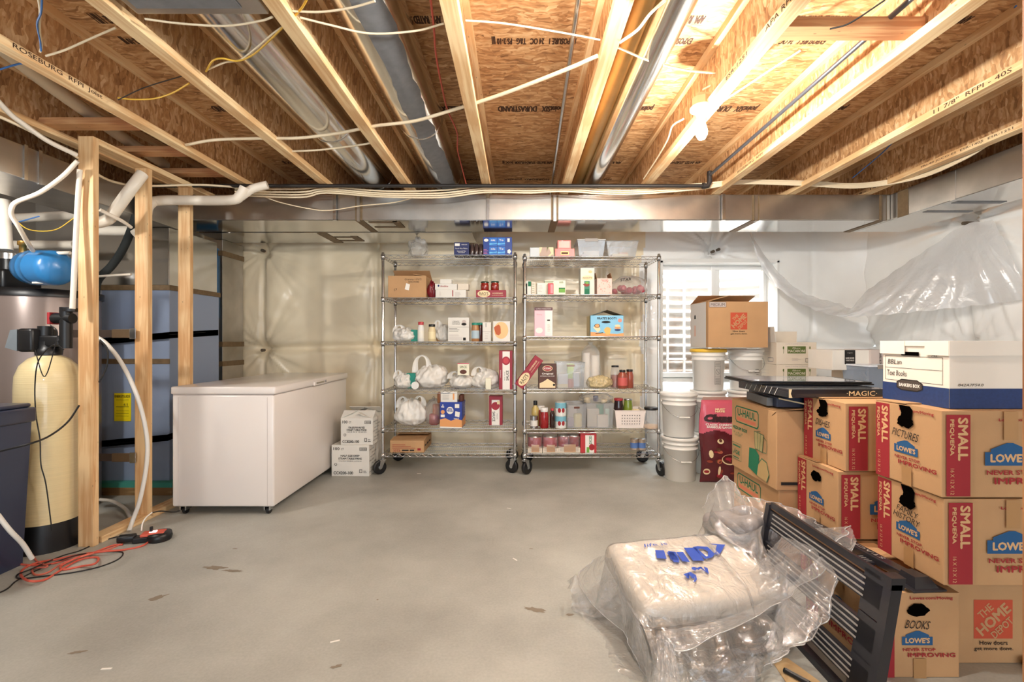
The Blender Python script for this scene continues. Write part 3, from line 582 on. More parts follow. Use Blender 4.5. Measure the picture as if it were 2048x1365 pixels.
# ================================================================== utility corner
GW = M('taupe_paint', (138, 124, 118), .3, .3, coat=.3)
t = thing('water_heater', 'big taupe water heater standing at the left edge behind the softener', 'water heater', (-3.40,3.38,0))
mb = MB(); mb.lathe([(.33,0),(.33,1.50),(.325,1.515)], GW, 48); mb.build('tank', t)
mb = MB(); mb.lathe([(.345,1.50),(.347,1.545),(.30,1.555),(.0,1.56)], BLACK, 48); mb.build('lid', t)
mb = MB(); mb.box((-.28,-.26,1.545), (.02,.0,1.68), BLACK, .02); mb.lathe([(.05,1.68),(.05,1.78),(.042,1.80)], BLACK, 20, (-.10,-.12,0)); mb.lathe([(.056,1.76),(.056,1.80)], METAL, 20, (-.10,-.12,0)); mb.build('blower', t)
t = thing('expansion_tank', 'blue steel expansion tank lying on top of the water heater', 'tank', (-3.05,3.05,1.672))
BT = M('blue_paint', (44,118,176), .3, coat=.5)
mb = MB(); mb.lathe([(.02,-.18),(.08,-.168),(.103,-.14),(.111,-.10),(.111,-.062),(.113,-.058),(.111,-.054),(.111,-.004),(.113,.0),(.111,.004),(.111,.12),(.104,.145),(.08,.168),(.04,.18),(.0,.183)], BT, 40, axis=(1,-.35,-.06)); mb.build('tank_body', t)
mb = MB(); mb.lathe([(.018,0),(.018,.06),(.026,.06),(.026,.085)], M('brass', (190,150,80), .35, .9), 14, (-.13,0,.085)); mb.build('valve', t)
mb = MB(); mb.box((.0,-.07,-.108), (.12,-.02,-.098), WHITEC); mb.build('sticker', t)
t = thing('softener_tank', 'tall cream resin tank of the water softener in a black base', 'water softener', (-2.765,2.80,0))
RES = M('cream_resin', (226,206,158), .32, var=.05, vs=3, coat=.5, bump=.12, bs=3, stretch=(1,1,60))
mb = MB(); mb.lathe([(.149,.12),(.149,.92),(.145,1.0),(.125,1.06),(.09,1.10),(.05,1.12),(.05,1.13)], RES, 48); mb.build('resin_tank', t)
mb = MB(); mb.lathe([(.158,0),(.156,.05),(.153,.13),(.150,.16)], BLACK, 48); mb.build('base', t)
mb = MB(); mb.lathe([(.06,1.12),(.062,1.15),(.05,1.16),(.05,1.20)], BLACK, 24); mb.box((-.07,-.045,1.17), (.10,.045,1.235), BLACK, .01)
mb.tube([(-.02,0,1.18),(-.02,0,1.29)], .035, BLACK, 16); mb.tube([(-.08,-.02,1.20),(.12,-.02,1.20)], .024, BLACK, 14); mb.tube([(.12,-.02,1.16),(.12,-.02,1.40)], [.03,.036,.036,.03], BLACK, 14, curve=3)
mb.tube([(.05,-.02,1.335),(.16,-.02,1.335)], .03, BLACK, 14); mb.lathe([(.042,1.375),(.042,1.395)], BLACK, 16, (.14,-.01,0)); mb.box((-.10,-.03,1.19),(-.05,.03,1.27),BLACK,.008); mb.build('control_valve', t)
mb = MB(); mb.box((.035,-.05,1.30), (.052,.01,1.37), RED, .004); mb.build('red_tag', t)
GH = M('grey_housing', (120,128,134), .3, coat=.3)
mb = MB(); mb.T = Matrix.Translation((.06,0,0)); mb.box((-.165,-.085,1.14), (-.075,.075,1.275), BLACK, .015); V = [(-.165,-.08,1.145),(-.165,.07,1.145),(-.165,.07,1.27),(-.165,-.08,1.27),(-.245,-.07,1.165),(-.245,.06,1.165),(-.215,.06,1.265),(-.215,-.07,1.265)]
mb.add(V, [(0,1,2,3),(4,7,6,5),(0,4,5,1),(1,5,6,2),(2,6,7,3),(3,7,4,0)], GH); mb.build('display_housing', t)
t = thing('brine_tank', 'dark blue square brine tank with a lid, cut by the left edge', 'tank', (-2.84,2.38,0))
DKB = M('dark_blue_plastic', (44,52,74), .35, coat=.2)
mb = MB(); V = []
for s, z in ((.175,0),(.20,.80)): V += [(-s,-s,z),(s,-s,z),(s,s,z),(-s,s,z)]
mb.add(V, [(0,3,2,1),(4,5,6,7),(0,1,5,4),(1,2,6,5),(2,3,7,6),(3,0,4,7)], DKB); mb.build('tank_body', t)
mb = MB(); mb.box((-.215,-.215,.765), (.215,.215,.845), DKB, .012); mb.box((-.20,-.20,.845), (.20,.20,.868), DKB, .01); mb.build('lid', t)
# furnace
FB = M('furnace_blue', (146,162,190), .42, .0)
t = thing('furnace', 'blue-grey furnace cabinet behind the studs with a yellow label', 'furnace', (-3.33,3.74,0))
mb = MB(); mb.box((0,0,.10), (.585,.62,1.63), FB, .004); mb.build('cabinet', t)
mb = MB(); mb.box((-.01,-.006,1.02), (.59,.0,1.06), MASTIC); mb.build('tape_band', t)
mb = MB(); mb.box((-.01,-.01,1.60), (.595,.63,1.64), MASTIC, .002); mb.build('tape_band', t)
mb = MB(); mb.box((.01,.01,1.64), (.575,.61,2.098), METALU, .004); mb.build('plenum', t)
FS = M('silver_jacket', (196,198,200), .35, .6, bump=.3, bs=20)
mb = MB(); mb.box((.0,-.02,1.02), (.055,.0,1.60), FS, .003); mb.box((.0,-.02,.3), (.055,.0,1.02), FS, .003); mb.build('foil_strip', t)
mb = MB(); mb.box((.155,-.005,.57), (.285,-.001,.79), YEL)
mb.text('ENERGYGUIDE', (.22,-.006,.765), (1,0,0), (0,0,1), .12, .022, INK, bold=.02); mb.text('61', (.245,-.006,.70), (1,0,0), (0,0,1), .03, .02, INK)
for z in (.735,.68,.65,.63,.61): mb.box((.17,-.0062,z), (.27,-.0058,z+(.004 if z==.68 else .0015)), INK)
mb.build('energy_label', t)
mb = MB(); mb.box((-.05,-.05,.06), (.64,.66,.10), M('green_foam', (70,158,142), .8)); mb.box((-.05,-.05,0), (.64,.66,.06), wood('base_wood', 0, (190,160,110), (140,108,70))); mb.build('base_pad', t)
for z, dz, lb in ((1.20,.075,''),(.40,.03,'')):
    mb = MB(); mb.tube([(-.1,-.03,z-.02),(.18,-.03,z),(.42,-.03,z+.02),(.60,-.02,z+.05),(.61,.4,z+dz)], .001, BLACK, 4)
    for a, b in (((-.1,-.03,z-.045),(.6,-.03,z+.02)),((.592,-.03,z+.02),(.592,.6,z+.05))):
        mb.add([a,b,(b[0],b[1],b[2]+.05),(a[0],a[1],a[2]+.05)], [(0,1,2,3),(3,2,1,0)], M('strap_brown', (62,48,40), .5))
    mb.build('strap', t)
for z, lb in ((1.225,'upper brown strap tied from the water heater to the middle stud'),(.40,'lower brown strap tied from the water heater to the middle stud')):
    mb = MB(); mb.box((0,0,0), (.42,.006,.05), M('strap_brown'), .001); mb.box((.30,-.01,-.003),(.42,.0,.055), M('strap_bronze',(120,98,74),.4,.5), .003); mb.box((.42,-.012,-.01), (.46,-.006,.06), METAL, .002)
    mb.build('strap', None, lb, 'strap', loc=(-3.0,3.165,z))
t = thing('return_riser', 'tall metal air riser between the furnace and the back wall', 'duct', (-3.12,4.63,0))
mb = MB(); mb.box((0,0,.12), (.24,.35,2.189), METALD, .004); mb.build('duct_body', t)
for z in (.95,1.14,2.03):
    mb = MB(); mb.box((-.006,-.006,z), (.246,.356,z+.05), MASTIC, .002); mb.build('tape_band', t)
mb = MB(); mb.box((.0,-.02,.1), (.20,-.001,1.42), M('gap_shade',(24,26,30),.5)); mb.build('gap_shade', t)  # near-black sheet painting the shaded gap beside the furnace
mb = MB(); mb.box((.0,-.02,1.42), (.20,-.001,2.1), M('blue_film',(44,104,150),.25,.3)); mb.build('blue_panel', t)
# hoses and cords
HOSE = M('clear_hose', (226,222,214), .25, coat=.3)
cable('drain_hose', [(190,672,3.05),(215,690,3.05),(245,730,3.05),(275,795,3.05),(293,870,3.06),(293,930,3.05),(280,1000,3.03),(266,1040,3.02),(258,1062,2.98)], .0125, HOSE, 'translucent drain hose arching down past the middle stud', 'hose', n=12)
cable('drain_hose', [(200,1000,3.4),(225,1003,3.4),(250,1018,3.35),(262,1038,3.15)], .012, HOSE, 'translucent hose end curling on the floor behind the stud wall', 'hose', n=12)
cable('drain_hose', [(-5,1030,2.33),(20,1062,2.34),(45,1088,2.4),(64,1118,2.45)], .011, HOSE, 'grey hose slanting down in front of the brine tank', 'hose', n=12)
cable('power_cord', [(128,700,2.62),(108,690,2.6),(78,720,2.6),(70,770,2.62),(72,830,2.62),(80,880,2.62),(82,930,2.6),(92,970,2.61),(104,1062,2.62)], .003, BK, 'thin black wire hanging down the front of the cream tank')
cable('power_cord', [(100,650,2.58),(115,665,2.58),(108,700,2.58),(95,745,2.6),(85,750,2.6),(70,700,2.6)], .0025, BK, 'thin black wire looping over the softener valve')
cable('power_cord', [(200,680,2.78),(215,700,2.78),(213,735,2.78),(198,765,2.77)], .0045, BK, 'black cord bulging out beside the front stud')
cable('power_cord', [(158,812,2.70),(135,845,2.6),(100,872,2.5),(60,888,2.36),(0,903,2.32)], .005, BK, 'black cord sagging across the cream tank to the brine tank')
def floor_pts(l, z=.008): return [(px, py, (H-z)*F/(py-VY)) for px, py in l]
def fcord(name, pts, r, m, label, cat='cable', z=None, bump=()):
    q = []
    for i, (px, py) in enumerate(pts):
        zz = (z or r)+(.02 if i in bump else 0); D = (H-zz)*F/(py-VY); q.append((px, py, D))
    return cable(name, q, r, m, label, cat, n=9, curve=8)
OC = M('orange_cord', (208,92,72), .45)
fcord('extension_cord', [(305,1078),(285,1092),(250,1100),(205,1104),(160,1110),(110,1120),(75,1126),(48,1138),(42,1152),(60,1163),(90,1160),(120,1142),(160,1120),(195,1116),(190,1128),(160,1134),(128,1140),(122,1133),(150,1118),(190,1105),(225,1092),(245,1090)], .0055, OC, 'orange extension cord coiled on the floor by the front stud', bump=(3,9,14,18))
fcord('extension_cord', [(245,1088),(215,1100),(170,1112),(128,1126),(95,1146),(70,1150),(66,1138),(95,1134),(75,1124),(66,1112),(64,1098),(80,1078),(110,1070),(140,1073),(158,1075)], .0045, M('salmon_cord',(214,112,92),.5), 'thinner salmon cord looping up in front of the black tank base', bump=(2,7))
fcord('extension_cord', [(-10,1098),(10,1118),(35,1128),(70,1131),(110,1127),(150,1112)], .005, OC, 'orange cord running in from the left edge past the brine tank')
fcord('power_cord', [(235,1074),(200,1084),(160,1102),(120,1114),(60,1140),(35,1150),(40,1158),(90,1153),(150,1145),(200,1134),(235,1120),(246,1108),(235,1104),(190,1106),(150,1112),(100,1130),(40,1158),(15,1178),(-5,1188)], .0035, BK, 'thin black cord looping around the orange coil to the left edge', bump=(4,14))
fcord('power_cord', [(360,1022),(345,1025),(322,1023),(304,1026)], .004, BK, 'black freezer cord crossing the bottom plate', z=.05)
cable('power_cord', [(304,1026,2.95),(292,1036,2.9),(285,1048,2.86),(283,1062,2.85)], .004, M('white_cord',(236,232,224),.5), 'white freezer cord end dropping into the cord reel')
t = thing('outlet_hub', 'black and red round power outlet hub on the floor by the middle stud', 'power strip', (-2.205,2.86,.0), .35)
mb = MB(); mb.lathe([(.06,.0),(.065,.02),(.06,.045),(.03,.05)], BLACK, 20, (.04,0,0)); mb.box((-.09,-.03,.0), (.02,.03,.035), BLACK, .008); mb.box((-.17,-.02,.01),(-.08,.03,.05),BLACK,.01); mb.build('hub_body', t)
mb = MB(); mb.box((-.05,-.035,.035), (.07,.035,.052), OC, .006); mb.build('cover', t)
mb = MB(); mb.box((-.01,-.012,.052), (.025,.012,.056), M('hub_light', (255,190,180), .4, emit=2)); mb.build('indicator', t)
mb = MB(); mb.box((-.01,-.008,.05), (.006,.008,.085), BLACK, .004); mb.build('plug', t)
# ================================================================== freezer
t = thing('chest_freezer', 'long white chest freezer on small casters', 'freezer', (-2.375,3.26,0))
fw, fl = .70, 1.38
mb = MB(); mb.box((0,0,.062), (fw,fl,.83), ENAM, .012)
for x in (.045, fw-.045): mb.box((x-.001,-.0015,.07), (x+.001,.001,.815), GREYC)
mb.build('cabinet', t)
mb = MB(); mb.box((-.006,-.008,.835), (fw+.012,fl+.006,.888), ENAM, .010); mb.box((.004,.004,.825), (fw-.004,fl-.004,.84), GREYC); mb.build('lid', t)
mb = MB(); mb.box((fw+.010,.60,.835), (fw+.024,.86,.868), ENAM, .005); mb.box((fw+.0235,.63,.847), (fw+.0255,.80,.861), CHROME, .002); mb.box((fw+.024,.815,.845), (fw+.026,.825,.863), INK); mb.build('handle', t)
for x, y in ((.06,.05),(fw-.06,.05),(.06,fl-.06),(fw-.06,fl-.06)):
    mb = MB(); mb.box((x-.022,y-.03,.03), (x-.014,y+.03,.066), METAL, .002); mb.box((x+.014,y-.03,.03), (x+.022,y+.03,.066), METAL, .002); mb.box((x-.03,y-.04,.06),(x+.03,y+.04,.066),METAL)
    k = mb.build('caster', t); m2 = MB(); m2.lathe([(.024,-.011),(.026,-.006),(.026,.006),(.024,.011)], BLACK, 20, (x,y,.0262), (1,0,0)); m2.build('wheel', k)
# ---- white cartons by the freezer
def pan_box(w, d, h, loc, lb, name, num, l1, l2, l3, openf):
    c = Carton(w, d, h, WHITEC); s = w/.337
    c.tx('F', '100', .045*s, h-.032, .055*s, .026, INK, bold=.03); c.tx('F', 'CT', .098*s, h-.035, .025*s, .018, INK, bold=.02); c.frame('F', w-.085*s, h-.048, w-.02*s, h-.02, .003, INK)
    for k in range(9): c.rc('F', w-.075*s+.006*s*k, h-.042, w-.0725*s+.006*s*k, h-.026, INK)
    c.tx('F', l1, w/2, h*.66, w*.50, .017, INK, bold=.03); c.tx('F', l2, w/2, h*.57, w*.62, .017, INK, bold=.03); c.tx('F', l3, w/2, h*.49, w*.6, .010, INK)
    c.tx('F', num, w*.32, .03, w*.52, .027, INK, bold=.02); c.frame('F', w-.085*s, .03, w-.06*s, .062, .004, INK); c.rc('F', w-.05*s,.03,w-.02*s,.034,INK); c.rc('F', w-.05*s,.045,w-.025*s,.049,INK)
    for a in (0, 2.09, 4.19): c.line('F', (.04+.012*math.cos(a), h*.38+.012*math.sin(a)), (.04+.012*math.cos(a+1.6), h*.38+.012*math.sin(a+1.6)), .004, INK)
    for i in range(7): c.tx('R', 'HALF SIZE', .05+.03*(i%3), .04+i*h/8.5, .12, .012, INK)
    t = thing(name, lb, 'box', loc, -.03); c.build('carton', t)
    if openf:
        for sd, an, ln in (('F',38,.10),('L',25,.14),('R',20,.14),('B',30,.15)):
            q = Carton(w, d, h, WHITEC); q.v, q.f, q.m, q.sm = [], [], [], []; q.mats = []
            an2 = 180-an; q.flap(sd, an2, ln); q.build('flap', t)
    return t
pan_box(.337, .36, .275, (-1.655,4.215,0), 'white carton on the floor between freezer and shelf, closed', 'pan_carton', 'CC4200-100', 'HALF SIZE DEEP', 'STEAM TABLE PANS', '12.3/4 IN X 10.3/8 IN X 2.9/16 IN', False)
pan_box(.288, .33, .235, (-1.575,4.22,.276), 'white carton with lifted top flaps stacked on the other white carton', 'pan_carton', 'CC8200-100', 'FOIL LIDS FOR HALF SIZE', 'STEAM TABLE PANS', '12.3/4 IN X 10.3/8 IN', True)
# ================================================================== wire shelving
def shelf_unit(name, label, x0, y0, levels, rack_w=1.195, rack_d=.432, cast=(0,0,0,0)):
    t = thing(name, label, 'shelving', (x0, y0, 0)); w_, d_ = rack_w, rack_d
    tt = levels[0]+.022
    for x, y in ((0,0),(w_,0),(0,d_),(w_,d_)):
        m = MB(); m.lathe([(.0127,.14),(.0127,tt-.008),(.009,tt)], CHROME, 14, (x,y,0))
        for z in np.arange(.2, tt-.02, .0254): m.lathe([(.0130,z-.001),(.0122,z),(.0130,z+.001)], CHROME, 10, (x,y,0))
        m.build('post', t)
    for i, z in enumerate(levels):
        m = MB(); r = .0022
        for y in (0, d_):
            m.tube([(0,y,z-.003),(w_,y,z-.003)], .0032, CHROME, 6); m.tube([(0,y,z-.032),(w_,y,z-.032)], .0032, CHROME, 6)
            n = 34; pz = [(w_*k/n, y, z-.005-(.025 if k % 2 else 0)) for k in range(n+1)]; m.tube(pz, .0022, CHROME, 5, smooth=False)
        for x in (0, w_):
            m.tube([(x,0,z-.003),(x,d_,z-.003)], .0032, CHROME, 6); m.tube([(x,0,z-.032),(x,d_,z-.032)], .0032, CHROME, 6)
            n = 12; pz = [(x, d_*k/n, z-.005-(.025 if k % 2 else 0)) for k in range(n+1)]; m.tube(pz, .0022, CHROME, 5, smooth=False)
        for k in range(1, 60): m.tube([(w_*k/60,0,z-.002),(w_*k/60,d_,z-.002)], .0016, CHROME, 4, smooth=False, cap=False)
        for y in (.145, .288): m.tube([(0,y,z-.007),(w_,y,z-.007)], .003, CHROME, 5)
        for x, y in ((0,0),(w_,0),(0,d_),(w_,d_)): m.lathe([(.017,z-.036),(.021,z-.034),(.019,z+.002),(.015,z+.003)], CHROME, 14, (x,y,0)); m.lathe([(.0155,z-.043),(.0155,z-.036)], BLACK, 12, (x,y,0))
        m.build('wire_shelf', t)
    for (x, y), a in zip(((0,0),(w_,0),(0,d_),(w_,d_)), cast):
        k = MB(); dx, dy = math.cos(a), math.sin(a); ox, oy = dx*.03, dy*.03
        k.lathe([(.008,.128),(.008,.17),(.016,.14)], METAL, 12, (x,y,0)); R = Matrix.Translation((x,y,0)) @ Matrix.Rotation(a, 4, 'Z')
        k.T = R; k.box((-.025,-.022,.124), (.04,.022,.130), METAL, .002)
        for s in (-1, 1): k.add([(-.015,.020*s,.127),(.035,.020*s,.127),(.045,.020*s,.055),(.02,.020*s,.055),(-.015,.023*s,.127),(.035,.023*s,.127),(.045,.023*s,.055),(.02,.023*s,.055)], [(0,1,2,3),(7,6,5,4),(0,4,5,1),(1,5,6,2),(2,6,7,3),(3,7,4,0)], METAL)
        ko = k.build('caster', t); q = MB(); q.T = R; q.lathe([(.045,-.014),(.060,-.015),(.0625,-.008),(.0625,.008),(.060,.015),(.045,.014)], BLACK, 28, (.033,0,.0627), (0,1,0)); q.lathe([(.018,-.018),(.018,.018)], METAL, 14, (.033,0,.0627), (0,1,0)); q.build('wheel', ko)
    return t
LA = (1.98,1.594,1.194,.757,.411,.181); LB = (1.958,1.617,1.242,.768,.409,.190)
shelf_unit('wire_shelving', 'left chrome wire shelving unit on black casters, beside the white cartons', X_(766,4.30), 4.30, LA, cast=(3.9,2.6,.6,2.9))
shelf_unit('wire_shelving', 'right chrome wire shelving unit on black casters, beside the window', .060, 4.25, LB, rack_w=1.20, cast=(.9,-1.2,.4,2.8))
YA, YB = 4.325, 4.275
def bx(name, label, cat, px0, px1, pyt, zb, Yf, depth, m=WHITEC, rz=0., group=None, h=None):
    w = (px1-px0)/F*Yf; hh = h or (Z_(pyt, Yf)-zb); c = Carton(w, depth, hh, m)
    c.meta = (name, label, cat, (X_(px0, Yf), Yf, zb+.0005), rz, group); return c
def done(c):
    n, lb, cat, loc, rz, g = c.meta; return c.build(n, None, lb, cat, g, loc=loc, rz=rz)
def scrib(c, f, u0, v0, u1, v1, n, m, th=.0035):
    for k in range(n):
        v = v0+(v1-v0)*(k+.5)/n; c.rc(f, u0, v-th/2, u0+(u1-u0)*random.uniform(.6,1), v+th/2, m)
def jar(name, label, px, pyt, zb, Y, r, body, lid, lh=.02, lr=None, label_m=None, cat='jar', group=None, glass=False, fill=.9, neck=.8, shape=None):
    h = Z_(pyt, Y)-zb; t = thing(name, label, cat, (X_(px, Y), Y+r, zb+.0005), 0, group); lr = lr or r*neck
    m = MB(); hb = h-lh
    prof = shape or [(r*.9,0),(r,.006),(r,hb*.72),(r*.92,hb*.84),(lr*.95,hb*.95),(lr*.95,hb)]
    if shape: prof = [(a*r, b*hb) for a, b in shape]
    m.lathe(prof, body, 28)
    if label_m: m.lathe([(r*1.012,hb*.18),(r*1.012,hb*.66)], label_m, 28)
    m.build('body', t)
    if glass:
        q = MB(); q.lathe([(r*.92,.004),(r*.93,hb*fill),(0.001,hb*fill)], glass, 24); q.build('contents', t)
    q = MB(); q.lathe([(lr,hb-.001),(lr*1.03,hb+.002),(lr*1.03,h-.003),(lr*.95,h),(0,h)], lid, 24); q.build('lid', t); return t
def bag(name, label, px0, px1, pyt, zb, Y, depth, m=BAGF, seed=1, handles=2, cat='bag', amp=.22, fill=None, group=None, top=.75):
    w = (px1-px0)/F*Y; h = Z_(pyt, Y)-zb; t = thing(name, label, cat, ((X_(px0,Y)+X_(px1,Y))/2, Y+depth/2, zb+.0005), 0, group)
    b = MB(); nu, nv = 64, 40; V = []; Fc = []; hb = h*(top if handles else 1)
    for j in range(nv+1):
        v = j/nv; ph = v*PI; rr = math.sin(ph)**.6; z = hb*(.5-.5*math.cos(ph)); taper = 1-.25*v
        for i in range(nu):
            th = 2*PI*i/nu; c, s = math.cos(th), math.sin(th)
            n = mnoise.noise(Vector((c*1.6+seed*7, s*1.6, v*3)))*amp + mnoise.noise(Vector((c*5+seed, s*5, v*7)))*amp*.6 + (1-abs(mnoise.noise(Vector((c*3, s*3+seed*3, v*2.4))))*2)*amp*.25
            n += amp*.35*math.sin(th*6+4*mnoise.noise(Vector((c*2,s*2,v*2+seed))))*v; k = rr*(1+n)*taper; zz = z*(1+.5*n*v)
            V.append((max(-w*.5, min(w*.5, w/2*k*c)), depth/2*k*s, max(0, zz)))
    for j in range(nv):
        for i in range(nu): Fc.append((j*nu+i, j*nu+(i+1) % nu, (j+1)*nu+(i+1) % nu, (j+1)*nu+i))
    b.add(V, Fc, m, True); b.build('bag_body', t)
    R = random.Random(seed)
    for k in range(handles):
        sx = (-.25, .25, .05)[k % 3]*w; wd = R.uniform(.20,.30)*w; q = MB(); pts = []; n = 18
        for i in range(n+1):
            a = PI*i/n; pts.append(Vector((sx+wd*math.cos(a)*.8, (k-.5)*.05, hb*.72+(h-hb*.72)*math.sin(a)**.8)))
        V = []; Fc = []
        for i, p in enumerate(pts):
            ww = .026+.016*math.cos(2*PI*i/n); nrm = Vector((math.cos(PI*i/n), 0, math.sin(PI*i/n)))
            V += [p-nrm*ww+Vector((0,-.012,0)), p+Vector((0,.006,0)), p+nrm*ww*.4+Vector((0,-.01,0))]
        for i in range(n): Fc += [(3*i,3*i+1,3*i+4,3*i+3),(3*i+1,3*i+2,3*i+5,3*i+4)]
        q.add(V, Fc, m, True); q.build('handle', t)
    if fill:
        for (dx, dz, rx, rz_, mm) in fill:
            q = MB(); q.lathe([(rx*.8,0),(rx,.01),(rx,rz_-.01),(rx*.8,rz_)], mm, 18, (dx*w,0,dz*h)); q.build('contents', t)
    return t
# ================================================================== left unit contents
Z = LA
c = bx('food_box','navy box with white lettering on the top shelf, left of the blue multipack','box',908,938,485,Z[0],YA,.14,M('navy_box',(30,40,92),.5))
c.rc('F',.008,c.h-.034,.052,c.h-.01,WHITEI); c.tx('F','BNROOM',.094,c.h-.022,.05,.008,WHITEI,bold=.02); c.tx('F','Food Wax Flakes',c.w/2,c.h*.52,c.w*.8,.012,WHITEI); c.tx('F','Unscented Wax\nUnwrapped',c.w/2,c.h*.25,c.w*.6,.026,WHITEI); done(c)
t = thing('jar_tray','shrink-wrapped tray of dark glass jars beside the navy box on the top shelf','jars',(X_(939,YA),YA,Z[0]+.0005))
for i in range(3):
    for j in range(3):
        m = MB(); m.lathe([(.018,0),(.0195,.004),(.0195,.075),(.014,.09),(.014,.105)], M('smoked_glass',(70,52,48),.12,coat=.6), 18, (.022+.040*i,.022+.04*j,0)); m.build('jar',t)
m = MB(); m.box((0,0,0),(.125,.125,.004),BLACK); m.box((.123,0,0),(.127,.125,.10),BLACK); m.build('tray',t)
LBL = M('bright_blue',(30,110,196),.4); PBL = M('pale_blue',(104,190,232),.4); DBL = M('deep_blue',(16,56,138),.4)
c = bx('tissue_pack','bright blue multipack at the right end of the left top shelf','box',966,1024,474.5,Z[0],YA,.22,DBL)
w_, h_ = c.w, c.h
for i in range(2):
    for j in range(2):
        u0, v0 = w_*(.22+.28*i), h_*(.03+.48*j); c.rc('F',u0,v0,u0+w_*.26,v0+h_*.44,LBL); c.pp('F',[(u0,v0+h_*.06),(u0+w_*.26,v0+h_*.12),(u0+w_*.26,v0+h_*.17),(u0+w_*.13,v0+h_*.13),(u0,v0+h_*.16)],PBL)
        c.tx('F','nic' if i == 0 else 'To',u0+w_*.13,v0+h_*.32,w_*.15,h_*.11,WHITEI,bold=.03)
c.rc('F',w_*.84,h_*.72,w_*.92,h_*.92,WHITEI); scrib(c,'F',w_*.02,h_*.06,w_*.2,h_*.34,4,M('pink_t',(210,120,150),.6)); c.ell('F',w_*.9,h_*.2,w_*.07,h_*.13,WHITEI,5); c.ell('F',w_*.11,h_*.82,w_*.08,h_*.09,WHITEI,8); done(c)
bag('plastic_bag','crumpled clear plastic bag alone near the left end of the top shelf',812,852,478,Z[0],YA+.05,.16,CLEARF,3,0,amp=.5)
# level 2
t = thing('cardboard_box','brown cardboard box with a white sticker and handwriting, second shelf','box',(X_(776,YA),YA,Z[1]+.0005))
c = Carton(76/F*YA,.30,Z_(552,YA)-Z[1]); c.tx('F','Gramma LOU\'S',c.w*.66,c.h*.84,c.w*.44,.018,INK,shear=.2); c.tx('F','BAKEWARE',c.w*.68,c.h*.72,c.w*.28,.014,INK)
c.pp('F',[(c.w*.44,c.h*.38),(c.w*.55,c.h*.33),(c.w*.58,c.h*.60),(c.w*.48,c.h*.66)],WHITEI); c.tx('F','(7',c.w*.2,c.h*.35,.03,.025,INK); c.build('carton',t)
for sd, an, ln in (('B',150,.14),('R',172,.12)):
    q = Carton(76/F*YA,.30,Z_(552,YA)-Z[1]); q.v=[];q.f=[];q.m=[];q.sm=[];q.mats=[]; q.flap(sd,an,ln); q.build('flap',t)
bag('snack_bag','small dark red pouch between the brown box and the white boxes',853,872,565,Z[1],YA+.02,.07,M('red_pouch',(120,24,34),.35),8,0,amp=.3)
def wb(px0,px1,t0,z,lb,dep=.16,Y=YA,m=WHITEC,g=None):
    return bx('small_box',lb,'box',px0,px1,t0,z,Y,dep,m,group=g)
c = wb(871,932,580,Z[1],'widest white box with a red stripe, bottom of the small white stack'); c.rc('F',c.w*.55,.01,c.w*.58,c.h*.95,RED); scrib(c,'F',c.w*.12,.01,c.w*.2,c.h*.8,4,GREYC,.003); scrib(c,'F',c.w*.64,.008,c.w*.86,c.h*.7,5,GREYC,.003); z1 = Z[1]+c.h; done(c)
c = wb(870,914,568,z1,'white box with red script, middle of the small white stack'); c.tx('F','Amdalos',c.w*.42,c.h*.6,c.w*.36,.018,RED,bold=.02); c.ell('F',c.w*.16,c.h*.65,.008,.01,NAVY); z2 = z1+c.h; done(c)
done(wb(880,903,559,z2,'smallest white box on top of the small white stack',.08))
done(bx('small_box','pale box resting right of the red script box, second shelf','box',915,937,567.5,z1,YA,.1,CARDL))
RAO = M('crimson_carton',(150,32,50),.5)
def rao(c, f, w, h, flip=False):
    c.ell(f,w*.26,h*.5,w*.21,h*.46,CREAM,24); c.tx(f,"RAO'S",w*.26,h*.52,w*.30,h*.42,INK,bold=.01); c.rc(f,w*.12,h*.24,w*.4,h*.26,INK)
    c.tx(f,'HOMEMADE',w*.72,h*.56,w*.34,h*.17,CREAM,bold=.02); c.tx(f,'ALL NATURAL PASTA SAUCE',w*.72,h*.3,w*.38,h*.09,CREAM)
c = bx('sauce_carton','dark red lettered carton lying below two jars, second shelf','box',952,1012,580.5,Z[1],YA,.11,RAO); rao(c,'F',c.w,c.h); zr = Z[1]+c.h; done(c)
SAU = M('tomato_sauce',(140,34,24),.2,coat=.5); GL = M('green_lid',(24,62,40),.4)
jar('sauce_jar','left sauce jar with a dark green lid on the red carton',969,563,zr,YA+.02,.038,SAU,GL,.012,label_m=None,neck=.95)
jar('sauce_jar','right sauce jar with a dark green lid on the red carton',989.5,562.5,zr,YA+.02,.038,SAU,GL,.012,neck=.95)
# level 3
bag('plastic_bag','limp pale plastic bag at the left end of the third shelf',781,832,650,Z[2],YA,.26,BAGF,5,1,amp=.3)
c = bx('small_box','teal wedge shaped box behind the red capped bottle','box',822,836,660,Z[2],YA+.06,.05,TEAL); done(c)
jar('spice_bottle','white bottle with a red cap on the third shelf',840.5,644,Z[2],YA,.030,WPL,M('red_cap',(190,60,66),.4),.028,label_m=M('lab1',(236,232,220),.5),cat='bottle',neck=.82)
jar('spice_jar','cream labelled jar with a black lid right of the red capped bottle',862.5,649,Z[2],YA,.034,M('cream_jar',(226,206,160),.4),BLACK,.022,label_m=M('lab2',(240,224,180),.5),neck=.85)
bag('bread_bag','clear bag of bread slumped behind the black-lidded jar',866,899,641,Z[2],YA+.10,.16,BAGF,12,1,amp=.3,fill=[(-.1,0,.045,.09,M('bread',(196,150,96),.9))])
c = bx('food_box','large white carton with small black print in the middle of the third shelf','box',896,938,635.5,Z[2],YA,.14,WHITEC)
